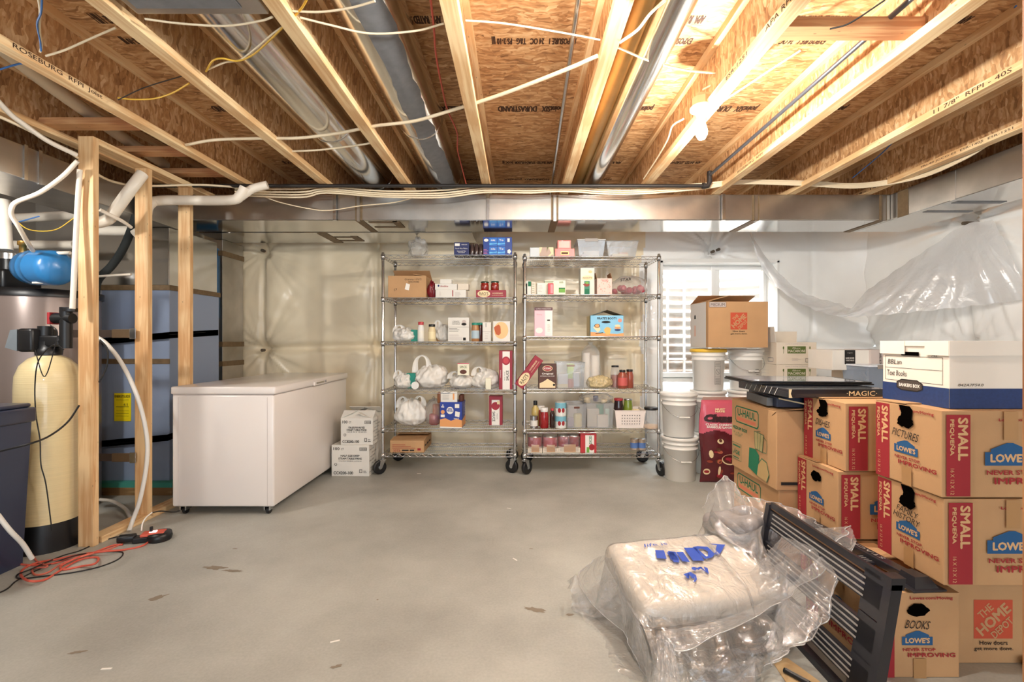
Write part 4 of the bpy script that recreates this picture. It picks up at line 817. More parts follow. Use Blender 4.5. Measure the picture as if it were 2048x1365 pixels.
c.tx('F','CREAMY\nCHICKEN\nNOODLE',c.w*.38,c.h*.78,c.w*.36,c.h*.16,INK); c.ell('F',c.w*.76,c.h*.8,.02,.022,GREYC); c.ell('F',c.w*.76,c.h*.72,.024,.012,INK); c.line('F',(0,c.h*.6),(c.w,c.h*.6),.0015,INK); scrib(c,'F',c.w*.05,c.h*.4,c.w*.55,c.h*.56,3,INK,.003); scrib(c,'F',c.w*.05,c.h*.06,c.w*.7,c.h*.3,5,GREYC,.003); c.rc('F',c.w*.72,.01,c.w*.85,.035,INK); done(c)
jar('spread_jar','teal-lidded jar of brown spread, front one, third shelf',950,646,Z[2],YA,.037,M('spread',(176,124,76),.3,coat=.4),TEAL,.02,label_m=M('lab3',(176,196,206),.5),neck=.9)
jar('spread_jar','teal-lidded dark jar half hidden behind the spread jar',960,646,Z[2],YA+.09,.036,M('spread2',(96,44,34),.3,coat=.4),TEAL,.02,neck=.9)
c = bx('food_box','slim white carton between the spread jars and the plate picture box','box',965,982,645,Z[2],YA,.1,WHITEC); scrib(c,'F',.02,.02,c.w*.8,c.h*.45,4,GREYC,.003); c.rc('F',.03,c.h*.75,.034,c.h*.95,INK); c.line('F',(0,c.h*.5),(c.w,c.h*.5),.0015,INK); done(c)
c = bx('food_box','box with an orange plate picture at the right end of the third shelf','box',986,1020,643,Z[2],YA,.16,WHITEC)
c.ell('F',c.w*.48,c.h*.55,c.w*.42,c.h*.42,M('plate_print',(232,196,140),.6),20); c.ell('F',c.w*.3,c.h*.6,c.w*.2,c.h*.3,M('plate_print2',(190,92,50),.6),9,.4); done(c)
# level 4
bag('grocery_bag','smallest white grocery bag at the left end of the fourth shelf',783,824,742,Z[3],YA+.04,.2,BAGF,21,1,amp=.28)
t = thing('teal_carton','teal carton corner showing between two grocery bags, fourth shelf','box',(X_(813,YA+.1),YA+.10,Z[3])); c = Carton(.1,.08,.14,TEAL); c.build('carton',t)
bag('grocery_bag','tallest white grocery bag with big looped handles, fourth shelf',821,893,712,Z[3],YA,.3,BAGF,22,1,amp=.24,top=.66)
t = thing('supplement_tub','white capped tub lying on its side under the tall grocery bag','tub',(X_(830,YA),YA-.004,Z[3]+.036)); m = MB(); m.lathe([(.034,0),(.036,.01),(.036,.02)],WPL,24,axis=(0,1,0)); m.build('lid',t); m=MB(); m.lathe([(.033,.02),(.033,.07)],M('brown_tub',(110,60,40),.4),24,axis=(0,1,0)); m.build('body',t)
bag('grocery_bag','white grocery bag with a seed carton standing in it, fourth shelf',894,946,745,Z[3],YA,.24,BAGF,23,1,amp=.2,top=.8)
c = bx('spice_box','cream box with a pink top poking out of the third grocery bag','box',915,938,727,Z[3]+.13,YA-.012,.05,M('cream_box',(236,232,208),.5)); c.rc('F',0,c.h*.93,c.w,c.h,M('pink_b',(200,60,96),.5)); c.tx('F','SPICE',c.w/2,c.h*.68,c.w*.6,.022,OLIVE,bold=.02); c.ell('F',c.w/2,c.h*.28,c.w*.3,.02,BROWNI); done(c)
bag('grocery_bag','rightmost crumpled grocery bag holding small cartons, fourth shelf',942,998,735,Z[3],YA+.02,.24,BAGF,24,1,amp=.34,top=.8)
c = bx('small_box','small cream carton inside the rightmost grocery bag','box',971,982,757,Z[3],YA+.0,.06,M('cream_box')); done(c)
def saucebox(c):
    w, h = c.w, c.h
    c.rc('F',w*.26,0,w*.80,h*.98,WHITEI); c.ell('F',w*.52,h*.74,w*.30,w*.30*1.05,CRIM,24); c.ell('F',w*.52,h*.74,w*.2,w*.21,M('tomato_print',(196,60,70),.5),20)
    c.tx('F','SAUCE',w*.62,h*.36,h*.26,w*.2,INK,rot=PI/2,bold=.03); c.tx('F','PASTA  SAUCE',w*.42,h*.34,h*.22,w*.07,INK,rot=PI/2); c.tx('F','HOMEMADE',w*.12,h*.4,h*.2,w*.06,WHITEI,rot=PI/2)
c = bx('sauce_carton','tall crimson and white sauce carton at the right end of the fourth shelf','box',998,1025,702,Z[3],YA,.14,RAO); saucebox(c); done(c)
# level 5
bag('grocery_bag','bulging white grocery bag at the left of the fifth shelf',783,848,797,Z[4],YA,.3,BAGF,31,2,amp=.26,top=.85)
bag('produce_bag','see-through bag of red packets between the grocery bag and the blue box',846,884,802,Z[4],YA+.06,.2,CLEARF,32,0,amp=.25,fill=[(0,0,.05,.10,M('red_fill',(180,60,60),.6)),(.1,.3,.035,.12,M('orange_fill',(190,110,60),.6))])
t = thing('snack_box','blue variety snack box with an orange chip border, fifth shelf','box',(X_(881,YA),YA-.03,Z[4]+.0005),-.05)
BB = M('royal_blue',(28,56,148),.4); OR = M('chip_orange',(226,158,96),.5)
c = Carton(44/F*YA,.19,Z_(804,YA)-Z[4],BB); w_, h_ = c.w, c.h
c.rc('F',0,.0,w_,h_*.06,WHITEI); c.pp('F',[(0,h_*.06),(w_,h_*.04),(w_,h_*.30),(w_*.75,h_*.36),(w_*.5,h_*.28),(w_*.25,h_*.38),(0,h_*.33)],OR); c.pp('R',[(0,h_*.04),(.19,h_*.04),(.19,h_*.42),(.1,h_*.36),(0,h_*.3)],OR)
c.tx('F','18\nPACK',w_*.13,h_*.85,w_*.14,h_*.13,WHITEI,bold=.04); c.ell('F',w_*.46,h_*.68,w_*.16,h_*.14,WHITEI,14); c.tx('F','DIPPED\nPRETZELS',w_*.46,h_*.70,w_*.26,h_*.13,BB,bold=.03); c.rc('F',w_*.68,h_*.78,w_*.88,h_*.93,WHITEI); c.pp('F',[(w_*.68,h_*.46),(w_*.88,h_*.42),(w_*.91,h_*.62),(w_*.70,h_*.65)],WHITEI); c.rc('F',w_*.04,h_*.42,w_*.22,h_*.52,WHITEI); c.ell('F',w_*.13,h_*.62,w_*.09,h_*.08,OR,10); c.tx('F','SNACK',w_*.75,h_*.37,w_*.24,h_*.05,WHITEI,bold=.03)
c.tx('R','DIPPED',.10,h_*.7,.1,h_*.12,WHITEI,rot=1.57,bold=.03); c.tx('R','PRETZELS',.15,h_*.68,.12,h_*.08,WHITEI,rot=1.57,bold=.03); c.build('carton',t)
m = MB(); m.box((.004,.01,h_-.02),(.155,.02,h_+.095),WHITEC,.002)
for k in range(5): m.box((.02,.0094,h_+.02+.013*k),(.08,.0098,h_+.022+.013*k),INK)
m.box((.115,.0094,h_+.02),(.13,.0098,h_+.08),OR); m.build('packet',t)
m = MB(); m.box((.16,.06,h_-.02),(.20,.15,h_+.06),BROWNI,.01); m.box((-.04,.06,h_-.02),(.0,.1,h_+.08),M('pretzel_bag',(150,92,52),.4),.01); m.build('packet',t)
c = bx('sauce_carton','small crimson and white sauce carton alone on the fifth shelf','box',978,1005,793,Z[4],4.44,.12,RAO); w,h=c.w,c.h
c.rc('F',w*.2,0,w*.78,h*.87,WHITEI); c.ell('F',w*.48,h*.66,w*.3,w*.3,CRIM,24); c.tx('F','SAUCE',w*.36,h*.3,h*.34,w*.2,INK,rot=-PI/2,bold=.03); c.tx('F','PASTA',w*.6,h*.3,h*.2,w*.07,INK,rot=-PI/2); c.rc('F',w*.6,h*.72,w*.8,h*.84,CREAM); done(c)
# level 6
t = thing('cardboard_tray','long low brown carton with red print on the bottom left shelf','box',(X_(780,YA),YA,Z[5]+.0005))
c = Carton(68/F*YA,.37,Z_(882,YA)-Z[5]); c.rc('F',.02,c.h*.62,.14,c.h*.66,RED); c.rc('F',.02,c.h*.48,.19,c.h*.52,RED); c.rc('F',.02,c.h*.36,.23,c.h*.40,RED); c.tx('F','3373',.06,c.h*.17,.06,.022,RED,bold=.02); c.rc('F',.11,.015,.17,.028,INK); c.rc('F',.18,.015,.22,.028,INK); c.rc('F',.25,.02,.28,.04,RED)
for k in range(3): c.rc('R',.03+.1*k,.05,.10+.1*k,.065,INK)
c.build('carton',t)
q = Carton(68/F*YA,.37,Z_(882,YA)-Z[5]); q.v=[];q.f=[];q.m=[];q.sm=[];q.mats=[]; q.flap('F',176,.15); q.flap('B',172,.15); q.build('flap',t)
# ================================================================== right unit contents
Z = LB
c = bx('small_box','pale grey box at the left end of the right top shelf','box',1060,1079,495.5,Z[0],YB,.12,M('pale_grey',(206,210,212),.5)); done(c)
c = bx('gift_box','brown and cream patterned box beside the pale grey box','box',1079,1107,495,Z[0],YB,.12,M('taupe_box',(184,156,140),.5)); w,h=c.w,c.h
c.pp('F',[(0,h),(w*.2,h),(w*.1,h*.5),(0,h*.3)],CREAM); c.pp('F',[(w,h),(w*.65,h),(w*.75,h*.6),(w,h*.1)],CREAM); c.pp('F',[(w*.55,0),(w*.75,0),(w,h*.4),(w,h*.6)],CREAM); c.pp('F',[(w*.55,h),(w*.62,h),(w*.5,h*.4)],OLIVE); done(c)
COR = M('coral_tin',(226,118,108),.35,coat=.5)
c = bx('gift_tin','larger coral tin with a brown plate, bottom of two','tin',1110,1149,497.5,Z[0],YB,.16,COR,0); c.rc('F',c.w*.30,c.h*.25,c.w*.70,c.h*.62,BROWNI); c.frame('F',c.w*.30,c.h*.25,c.w*.70,c.h*.62,.004,M('gold',(200,160,90),.4,.8)); zc=Z[0]+c.h; done(c)
c = bx('gift_tin','smaller coral tin stacked on the larger one','tin',1115,1142,481,zc,YB+.01,.13,COR,0); c.rc('F',c.w*.1,c.h*.12,c.w*.9,c.h*.88,M('coral_lt',(244,168,150),.3,coat=.6)); done(c)
def bin_(name, label, px0, px1, pyt, zb, Y, d, taper=.88, m=GLASS, fills=(), slot=None, lid=None, cat='bin', rim=.006, rows=None):
    w = (px1-px0)/F*Y; h = Z_(pyt,Y)-zb; t = thing(name,label,cat,(X_(px0,Y)+w/2,Y+d/2,zb+.0005)); k = taper; b = MB(); th = .002
    def ring(s, z, o=0): return [(-w/2*s+o,-d/2*s+o,z),(w/2*s-o,-d/2*s+o,z),(w/2*s-o,d/2*s-o,z),(-w/2*s+o,d/2*s-o,z)]
    V = ring(k,0)+ring(1,h)+ring(1,h,th)+ring(k,th,th); Q = [(0,3,2,1)]
    for i in range(4):
        j=(i+1)%4; Q += [(i,j,4+j,4+i),(4+i,4+j,8+j,8+i),(8+i,8+j,12+j,12+i)]
    Q.append((12,13,14,15)); b.add(V,Q,m)
    b.tube([(-w/2,-d/2,h),(w/2,-d/2,h),(w/2,d/2,h),(-w/2,d/2,h),(-w/2,-d/2,h)], rim*.6, m, 6)
    if slot: b.box((-w*.14,-d/2-.003,h-.035),(w*.14,-d/2-.001,h-.018),slot)
    if rows:
        for i in range(8):
            for j in range(4): b.lathe([(.0042,-.002),(.0042,.002)], rows, 8, (-w*.26+i*w*.08, -d/2*(k+(1-k)*(.25+.16*j))-.004, h*(.25+.16*j)), (0,1,0))
    b.build('bin_body', t)
    if lid: q = MB(); q.box((-w/2-.004,-d/2-.004,h),(w/2+.004,d/2+.004,h+.012),lid,.004); q.box((-w*.24,-d/2-.008,h-.012),(w*.24,-d/2-.004,h+.016),M('latch_grey',(150,140,132),.5),.002); q.build('lid',t)
    for f in fills:
        kind, a, bb, r, hh, mm = f; q = MB()
        if kind == 'c': q.lathe([(r*.95,.006),(r,.012),(r,hh-.006),(r*.9,hh)], mm, 18, (a*w,bb*d,0))
        else: q.box((a*w-r,bb*d-r*.6,.005),(a*w+r,bb*d+r*.6,hh),mm,.006)
        q.build('contents', t)
    return t
bin_('storage_bin','lidded clear plastic bin on the right top shelf',1155,1211,481,Z[0],YB,.28,.85,fills=[('b',.05,0,.07,.07,CARDL),('b',-.2,-.1,.03,.04,GREYC),('b',.2,.1,.04,.05,CREAM)],lid=M('bin_lid',(214,212,208),.4,alpha=.7))
bin_('storage_bin','open clear rounded bin at the right end of the top shelf',1213,1277,483,Z[0],YB,.28,.84,fills=[('b',0,0,.075,.045,CREAM),('b',.12,0,.04,.06,M('peach',(222,160,134),.5))],rim=.012)
# level 2
c = bx('small_box','black and green tea box at the left end of the right unit, second shelf','box',1052,1062,562,Z[1],YB,.07,WHITEC); c.rc('F',0,0,c.w*.25,c.h*.8,INK); c.rc('F',c.w*.4,c.h*.6,c.w,c.h*.95,GREEN); done(c)
c = bx('small_box','thin pale box right of the black and green one','box',1063,1071,564,Z[1],YB,.07,CARDL); scrib(c,'F',.004,.01,c.w*.8,c.h*.9,5,OLIVE); done(c)
c = bx('small_box','small white box left of the green-lettered box','box',1074,1091,566,Z[1],YB,.1,WHITEC); scrib(c,'F',.01,.02,c.w*.7,c.h*.8,5,GREYC); done(c)
c = bx('food_box','wide cream box with green lettering, second shelf of the right unit','box',1089,1131,561,Z[1],YB+.04,.12,M('pale_green',(232,232,206),.5)); c.tx('F','100',c.w*.8,c.h*.85,.035,.018,OLIVE,bold=.02); c.rc('F',c.w*.68,c.h*.16,c.w*.98,c.h*.42,M('leaf',(110,168,66),.6)); c.rc('F',c.w*.68,c.h*.42,c.w*.98,c.h*.5,GREEN); scrib(c,'F',.0,c.h*.8,c.w*.5,c.h*.95,2,OLIVE); done(c)
c = bx('small_box','small red box in front of the green-lettered box','box',1096,1107,567,Z[1],YB,.035,M('red_box',(206,70,78),.5)); c.rc('F',c.w*.45,c.h*.1,c.w*.9,c.h*.9,PINKI); done(c)
c = bx('cracker_box','tall grey-green carton in the middle of the right second shelf','box',1161,1189,536,Z[1],YB,.12,M('sage_box',(206,208,196),.5)); w,h=c.w,c.h
c.rc('F',w*.27,0,w*.66,h*.5,M('teal_print',(60,130,104),.6)); c.ell('F',w*.47,h*.36,w*.26,h*.06,M('berry',(140,50,40),.6),9,.3); c.ell('F',w*.47,h*.44,w*.14,h*.05,M('leaf'),8,.3); c.rc('F',w*.3,0,w*.62,h*.2,GREEN); c.ell('F',w*.5,h*.62,w*.4,h*.09,CREAM,18); c.tx('F','NOSTY',w*.5,h*.62,w*.64,h*.055,BROWNI,bold=.02); c.ell('F',w*.7,h*.85,w*.14,h*.05,M('gold2',(206,196,140),.6),12); done(c)
t = thing('pink_carton','pink printed carton with open top flaps, right unit','box',(X_(1194,YB),YB,Z[1]+.0005)); c=Carton(30/F*YB,.16,Z_(557,YB)-Z[1],M('pink_carton_face',(236,196,184),.6)); w,h=c.w,c.h
for k in range(26): c.ell('F',random.uniform(.01,w-.01),random.uniform(.01,h-.01),.005,.004,M('salmon_dots',(222,150,136),.6),6)
c.tx('F','FOOD',w*.55,h*.85,w*.4,.02,M('salmon_d2',(190,100,86),.6)); c.build('carton',t)
for sd,an,ln in (('R',105,.05),('L',75,.05)):
    q=Carton(30/F*YB,.16,Z_(557,YB)-Z[1],CARD); q.v=[];q.f=[];q.m=[];q.sm=[];q.mats=[]; q.flap(sd,an,ln,CARDD); q.build('flap',t)
RF = M('red_candy',(176,40,62),.35,coat=.5)
t = bag('candy_bag','big clear bag of red wrapped treats, right end of the second shelf',1224,1307,551,Z[1],YB,.26,CLEARF,41,0,amp=.16)
mb = MB()
for k in range(14):
    a = random.uniform(-.14,.13); mb.lathe([(.0,-.03),(.028,-.015),(.032,0),(.028,.015),(0,.03)], RF, 10, (a,random.uniform(-.06,.06),random.uniform(.035,.035+.09*(1-abs(a)/.16))), (random.uniform(-1,1),random.uniform(-1,1),.3))
mb.build('contents', t)
mb = MB(); mb.text('STAR', (-.06,-.125,.135), (1,0,.1), (0,.3,1), .10, .025, INK, bold=.03, shear=.2); mb.build('bag_lettering', t)
# level 3
c = bx('cosmetic_box','white and pink upright box with a dark top band, right unit','box',1069,1105,615.5,Z[2],YB,.1,M('blush_white',(240,228,226),.45)); w,h=c.w,c.h
c.rc('F',0,h*.9,w,h,M('maroon_b',(84,22,36),.5)); c.tx('F','ULTRA HYDRATION',w*.5,h*.95,w*.86,h*.035,WHITEI,bold=.02); c.rc('F',0,0,w*.58,h*.9,M('blush',(240,190,198),.5)); c.ell('F',w*.26,h*.2,w*.2,h*.1,WHITEI); c.rc('F',w*.66,h*.1,w*.94,h*.86,WHITEI); c.rc('F',w*.70,h*.53,w*.86,h*.58,INK); scrib(c,'F',w*.72,h*.15,w*.88,h*.42,7,GREYC); c.tx('F','Beauty',w*.28,h*.75,w*.3,.018,PINKI); done(c)
t = thing('snack_box','open blue snack box with a pointed lid on the right third shelf','box',(X_(1181,YB),YB,Z[2]+.0005)); c=Carton(66/F*YB,.24,Z_(631.5,YB)-Z[2],M('sky_box',(132,192,222),.5)); w,h=c.w,c.h
c.tx('F',"PIRATE'S BOOTY",w*.5,h*.86,w*.6,h*.11,INK,bold=.04); c.ell('F',w*.47,h*.68,w*.14,h*.055,INK,16); c.pp('F',[(0,0),(w,0),(w,h*.16),(w*.8,h*.1),(0,h*.2)],OR); c.pp('F',[(w*.08,h*.42),(w*.24,h*.62),(w*.3,h*.3),(w*.22,h*.18)],CREAM); c.ell('F',w*.2,h*.5,w*.09,h*.1,INK,8); c.ell('F',w*.2,h*.5,w*.07,h*.08,OR,8); c.ell('F',w*.52,h*.26,w*.11,h*.18,M('popcorn',(222,184,106),.7),9,.2); c.ell('F',w*.82,h*.5,w*.09,h*.06,CREAM,8); c.ell('F',w*.82,h*.4,w*.11,h*.05,OR,8); c.ell('F',w*.82,h*.3,w*.1,h*.05,NAVY,8); c.ell('F',w*.89,h*.76,w*.06,h*.09,M('coral_p',(226,140,120),.6),12); c.line('F',(w*.15,h*.12),(w*.38,h*.17),.006,INK); c.pp('L',[(0.02,0),(.22,0),(.22,h),(.02,h)],M('tan_p',(214,196,150),.6)); c.build('carton',t)
m = MB(); A=[(0,0,h),(w,0,h),(w,.24,h),(0,.24,h)]; top=(w*.52,.02,h+.052); m.add(A[:2]+[top,A[3],A[2],(w*.52,.2,h+.04)],[(1,4,5,2),(0,2,5,3)],CARDD); m.add([A[0],(w*.5,.02,h+.05),(w*.15,.2,h)],[(0,1,2)],CARDL); m.build('lid_flap',t)
# level 4
zt = Z[3]+.015
c = Carton(.315,.10,.085,RAO,.003); rao(c,'F',c.w,c.h); c.v = [tuple((Matrix.Rotation(math.radians(54),4,'Y').inverted() @ Vector(q))) for q in c.v]
c.build('sauce_carton',None,'tilted crimson carton leaning in the gap between the two shelving units','box',loc=(X_(1045,YB-.03),YB-.045,Z[3]-.0),rz=0)
c = bx('pancake_box','dark brown baking mix box, fourth shelf of the right unit','box',1077,1113,728.5,Z[3],YB,.1,M('brown_box',(82,46,32),.5)); w,h=c.w,c.h
c.pp('F',[(w*.06,h*.04),(w*.94,h*.04),(w*.92,h*.22),(w*.7,h*.32),(w*.5,h*.40),(w*.3,h*.3),(w*.06,h*.22)],CREAM); c.ell('F',w*.5,h*.82,w*.28,h*.12,CREAM,16); c.ell('F',w*.5,h*.82,w*.25,h*.10,CRIM,16); c.tx('F','KODIAK',w*.5,h*.82,w*.4,h*.08,WHITEI,bold=.03); c.tx('F','Original',w*.5,h*.60,w*.62,h*.09,WHITEI,bold=.03); c.tx('F','BUTTERMILK AND HONEY',w*.5,h*.51,w*.8,h*.035,WHITEI,bold=.02); c.ell('F',w*.86,h*.16,.01,.011,INK); done(c)
AMB = M('amber_fill',(178,84,50),.3,coat=.4); PWD = M('cream_fill',(232,214,168),.6)
bin_('storage_bin','clear open bin with a slot handle holding packets, fourth shelf',1113,1170,726,Z[3],YB,.26,.92,slot=M('slot_dark',(150,130,118),.6),fills=[('b',-.25,-.2,.045,.13,M('bag_fill',(214,214,220),.4)),('b',-.25,-.2,.05,.04,PWD),('c',.02,-.25,.03,.085,AMB),('b',.25,.0,.03,.14,M('silver_pack',(190,190,196),.3,.4)),('b',.05,.1,.03,.22,M('lime',(190,220,90),.5))])
t = thing('cup_sleeve','tall clear bag of stacked white paper cups, fourth shelf','cups',(X_(1186,YB),YB+.14,Z[3]+.0005))
for dx, hh in ((-.045,.33),(.045,.31)):
    m = MB(); pr=[]; 
    for k in range(int(hh/.012)): pr += [(.034,.012*k),(.037,.012*k+.009)]
    m.lathe(pr, M('paper_cup',(240,234,224),.5), 20, (dx,0,0)); m.build('cup_stack',t)
m = MB(); m.lathe([(.085,0),(.095,.05),(.09,.2),(.082,.33),(.05,.38),(.015,.40),(.03,.42)], CLEARF, 30); m.build('bag_body',t)
bag('oat_bag','flat clear bag of golden oats lying before the jars, fourth shelf',1172,1231,754,Z[3],YB,.16,M('oats',(200,180,134),.6,var=.35,vs=60,coat=.6,bump=.5,bs=60),44,0,amp=.2)
JB = M('jar_brown',(150,72,52),.3,coat=.5); LBW = M('lab_red',(196,90,84),.5)
jar('spice_jar','tallest of the black-lidded jars on the right fourth shelf',1232,732,Z[3],YB+.08,.042,GLASS,BLACK,.014,neck=.78,glass=JB,fill=.62)
jar('spice_jar','front black-lidded jar with a pinkish label, fourth shelf',1247,741,Z[3],YB,.045,JB,BLACK,.018,neck=.62,label_m=LBW)
jar('spice_jar','rightmost black-lidded jar of brown seasoning, fourth shelf',1261,740,Z[3],YB+.05,.036,JB,BLACK,.018,neck=.8)
# level 5
jar('sauce_bottle','glass bottle with a black square stopper behind the red-label can',1071,803,Z[4],YB+.09,.036,M('gold_oil',(196,172,104),.15,coat=.6),BLACK,.04,neck=.5,cat='bottle')
jar('food_can','white and red can at the left end of the fifth shelf',1068,833,Z[4],YB,.034,METAL,METAL,.003,neck=1.,label_m=M('lab4',(226,222,214),.5),cat='can',shape=[(1,0),(1,1)])
jar('sauce_jar','tall red sauce jar with a white cap, fifth shelf',1089,817,Z[4],YB,.039,M('red_sauce',(150,22,26),.25,coat=.5),WPL,.035,neck=.85)
jar('sauce_jar','second white-capped red jar behind the tall one',1083,813,Z[4],YB+.1,.036,M('red_sauce'),WPL,.035,neck=.85)
jar('syrup_bottle','slim dark brown bottle with a red cap, fifth shelf',1105,818,Z[4],YB+.02,.024,M('dark_syrup',(46,18,12),.15,coat=.6),M('red_cap'),.02,neck=.6,cat='bottle')
TC = M('tomato_can_label',(226,226,220),.4); 
def can2(lb, py, zb, Y=YB):
    t = thing('food_can', lb, 'can', (X_(1122.5,Y),Y+.052,zb+.0005)); h = Z_(py,Y)-zb; m = MB(); m.lathe([(.051,0),(.051,h)],TC,30); m.lathe([(.0515,h*.55),(.0515,h*.97)],M('can_blue',(122,180,196),.4),30)
    m.lathe([(.0515,h-.001),(.0525,h),(.05,h+.001),(.048,h-.004),(0,h-.004)],METAL,30)
    for a in (-1.9,-1.2): 
        pts = []
        for k in range(14): th=2*PI*k/14; aa=a+.32*math.cos(th)*.9; pts.append((.0522*math.cos(aa),.0522*math.sin(aa),h*.42+.022*math.sin(th)))
        m.poly(pts,RED)
    m.build('can_body',t); return h
hh = can2('lower of two stacked tomato cans, fifth shelf',833.5,Z[4]); can2('upper of two stacked tomato cans, fifth shelf',806,Z[4]+hh+.0015)
CON = M('translucent_tub',(226,216,198),.3,alpha=.85)
bin_('storage_bin','left clear slot-handled bin on the fifth shelf',1134,1173,810,Z[4],YB,.27,.93,slot=BROWNI,fills=[('c',.1,-.25,.038,.125,M('pale_tub',(232,216,160),.5)),('b',-.25,-.2,.03,.09,M('mauve',(170,150,170),.5)),('b',-.1,.2,.04,.18,GREYC)])
bin_('storage_bin','right clear bin crammed with tubs and bags, fifth shelf',1173,1228,808,Z[4],YB,.27,.92,fills=[('b',-.22,-.15,.055,.13,M('tan_fill',(206,160,122),.6)),('b',-.22,-.15,.057,.17,CON),('b',.12,-.3,.05,.12,M('tub_fill',(228,214,198),.5)),('b',.35,0,.02,.16,M('pale_green2',(190,214,196),.5)),('c',.1,.1,.035,.20,M('green_cap',(10,130,84),.4))])
bag('freezer_bag','folded clear zip bag of snacks lying over the fifth shelf bins',1160,1230,788,Z[4]+.205,YB+.03,.2,CLEARF,51,0,amp=.4,fill=[(-.25,.1,.03,.05,CREAM),(.0,.25,.026,.05,M('navy_box')),(.25,.05,.03,.04,CREAM)])
BSK = M('basket_plastic',(238,226,218),.4)
bin_('plastic_basket','white perforated basket at the right of the fifth shelf',1230,1292,822,Z[4],YB,.27,.86,m=BSK,rows=M('hole_dark',(90,82,80),.8),cat='basket',fills=[('c',.3,.1,.04,.15,CREAM)])
jar('preserve_jar','red-lidded dark jar rising out of the white basket',1239,798,Z[4]+.005,YB+.13,.045,M('dark_preserve',(54,34,36),.2,coat=.6),M('red_cap'),.02,neck=.9)
jar('pickle_jar','jar of green pickles rising out of the white basket',1258,799,Z[4]+.005,YB+.14,.042,M('pickle',(130,150,50),.25,coat=.6),METAL,.012,neck=.9)
t = jar('storage_jar','large clear jar with a black lid at the end of the fifth shelf',1306,817,Z[4],YB-.04,.068,GLASS,BLACK,.022,neck=.85,glass=M('peach_powder',(232,196,160),.7),fill=.18)
# level 6
def pack(lb, px0, px1, pyt, n, m=CRIM, Y=YB):
    w=(px1-px0)/F*Y; h=Z_(pyt,Y)-Z[5]; t = thing('can_pack',lb,'cans',(X_(px0,Y),Y,Z[5]+.0005)); q=MB(); R=w/n/2
    for i in range(n):
        q.lathe([(R*.98,0),(R*.98,h*.45)],CARDL,20,(R+2*R*i,R,0)); q.lathe([(R*.99,h*.35),(R*.99,h*.92)],m,20,(R+2*R*i,R,0)); q.lathe([(R*.99,h*.92),(R*.9,h*.97),(R*.9,h),(0,h)],METAL,20,(R+2*R*i,R,0))
        q.lathe([(R*.98,0),(R*.98,h*.95)],m,20,(R+2*R*i,3*R,0))
    q.build('cans',t); q=MB(); q.box((-.002,-.004,0),(w+.002,4*R,h*.30),CARDL,.003); q.box((w*.25,-.0055,h*.06),(w*.8,-.0045,h*.5),M('tan_lab',(196,152,110),.5)); q.build('tray',t)
    q=MB(); q.box((-.004,-.006,0),(w+.004,4*R+.004,h+.003),film('shrink_wrap',(240,240,240),.08,.35,1.,14,.12),.02); q.build('shrink_wrap',t)
pack('leftmost red shrink-wrapped can pack on the bottom right shelf',1056,1084,874,1,Y=YB)
pack('second red shrink-wrapped can pack, bottom right shelf',1086,1116,874,1,M('crim2',(168,30,44),.5))
pack('widest dark red shrink-wrapped can pack, bottom right shelf',1117,1160,872,2,M('crim3',(140,24,38),.5))
c = bx('tomato_box','red and white tomato carton beside the can packs, bottom shelf','box',1161,1193,868,Z[5],YB,.13,M('tomato_red',(190,52,56),.5)); w,h=c.w,c.h; c.rc('F',w*.3,0,w*.85,h*.92,WHITEI); c.ell('F',w*.7,h*.3,w*.18,h*.17,RED,14); c.tx('F','DICED',w*.62,h*.68,w*.5,h*.14,GREEN,rot=PI/2,bold=.03); c.rc('F',w*.38,h*.02,w*.55,h*.3,M('leaf')); done(c)
for px,lb in ((1270,'left of two small silver and blue cans at the right of the bottom shelf'),(1285.5,'right of two small silver and blue cans at the right of the bottom shelf')):
    jar('food_can',lb,px,879,Z[5],YB+.10,.035,M('can_silver',(196,176,156),.35,.5),METAL,.003,neck=1.,cat='can',shape=[(1,0),(1,1)],label_m=M('blue_label',(96,130,190),.5))
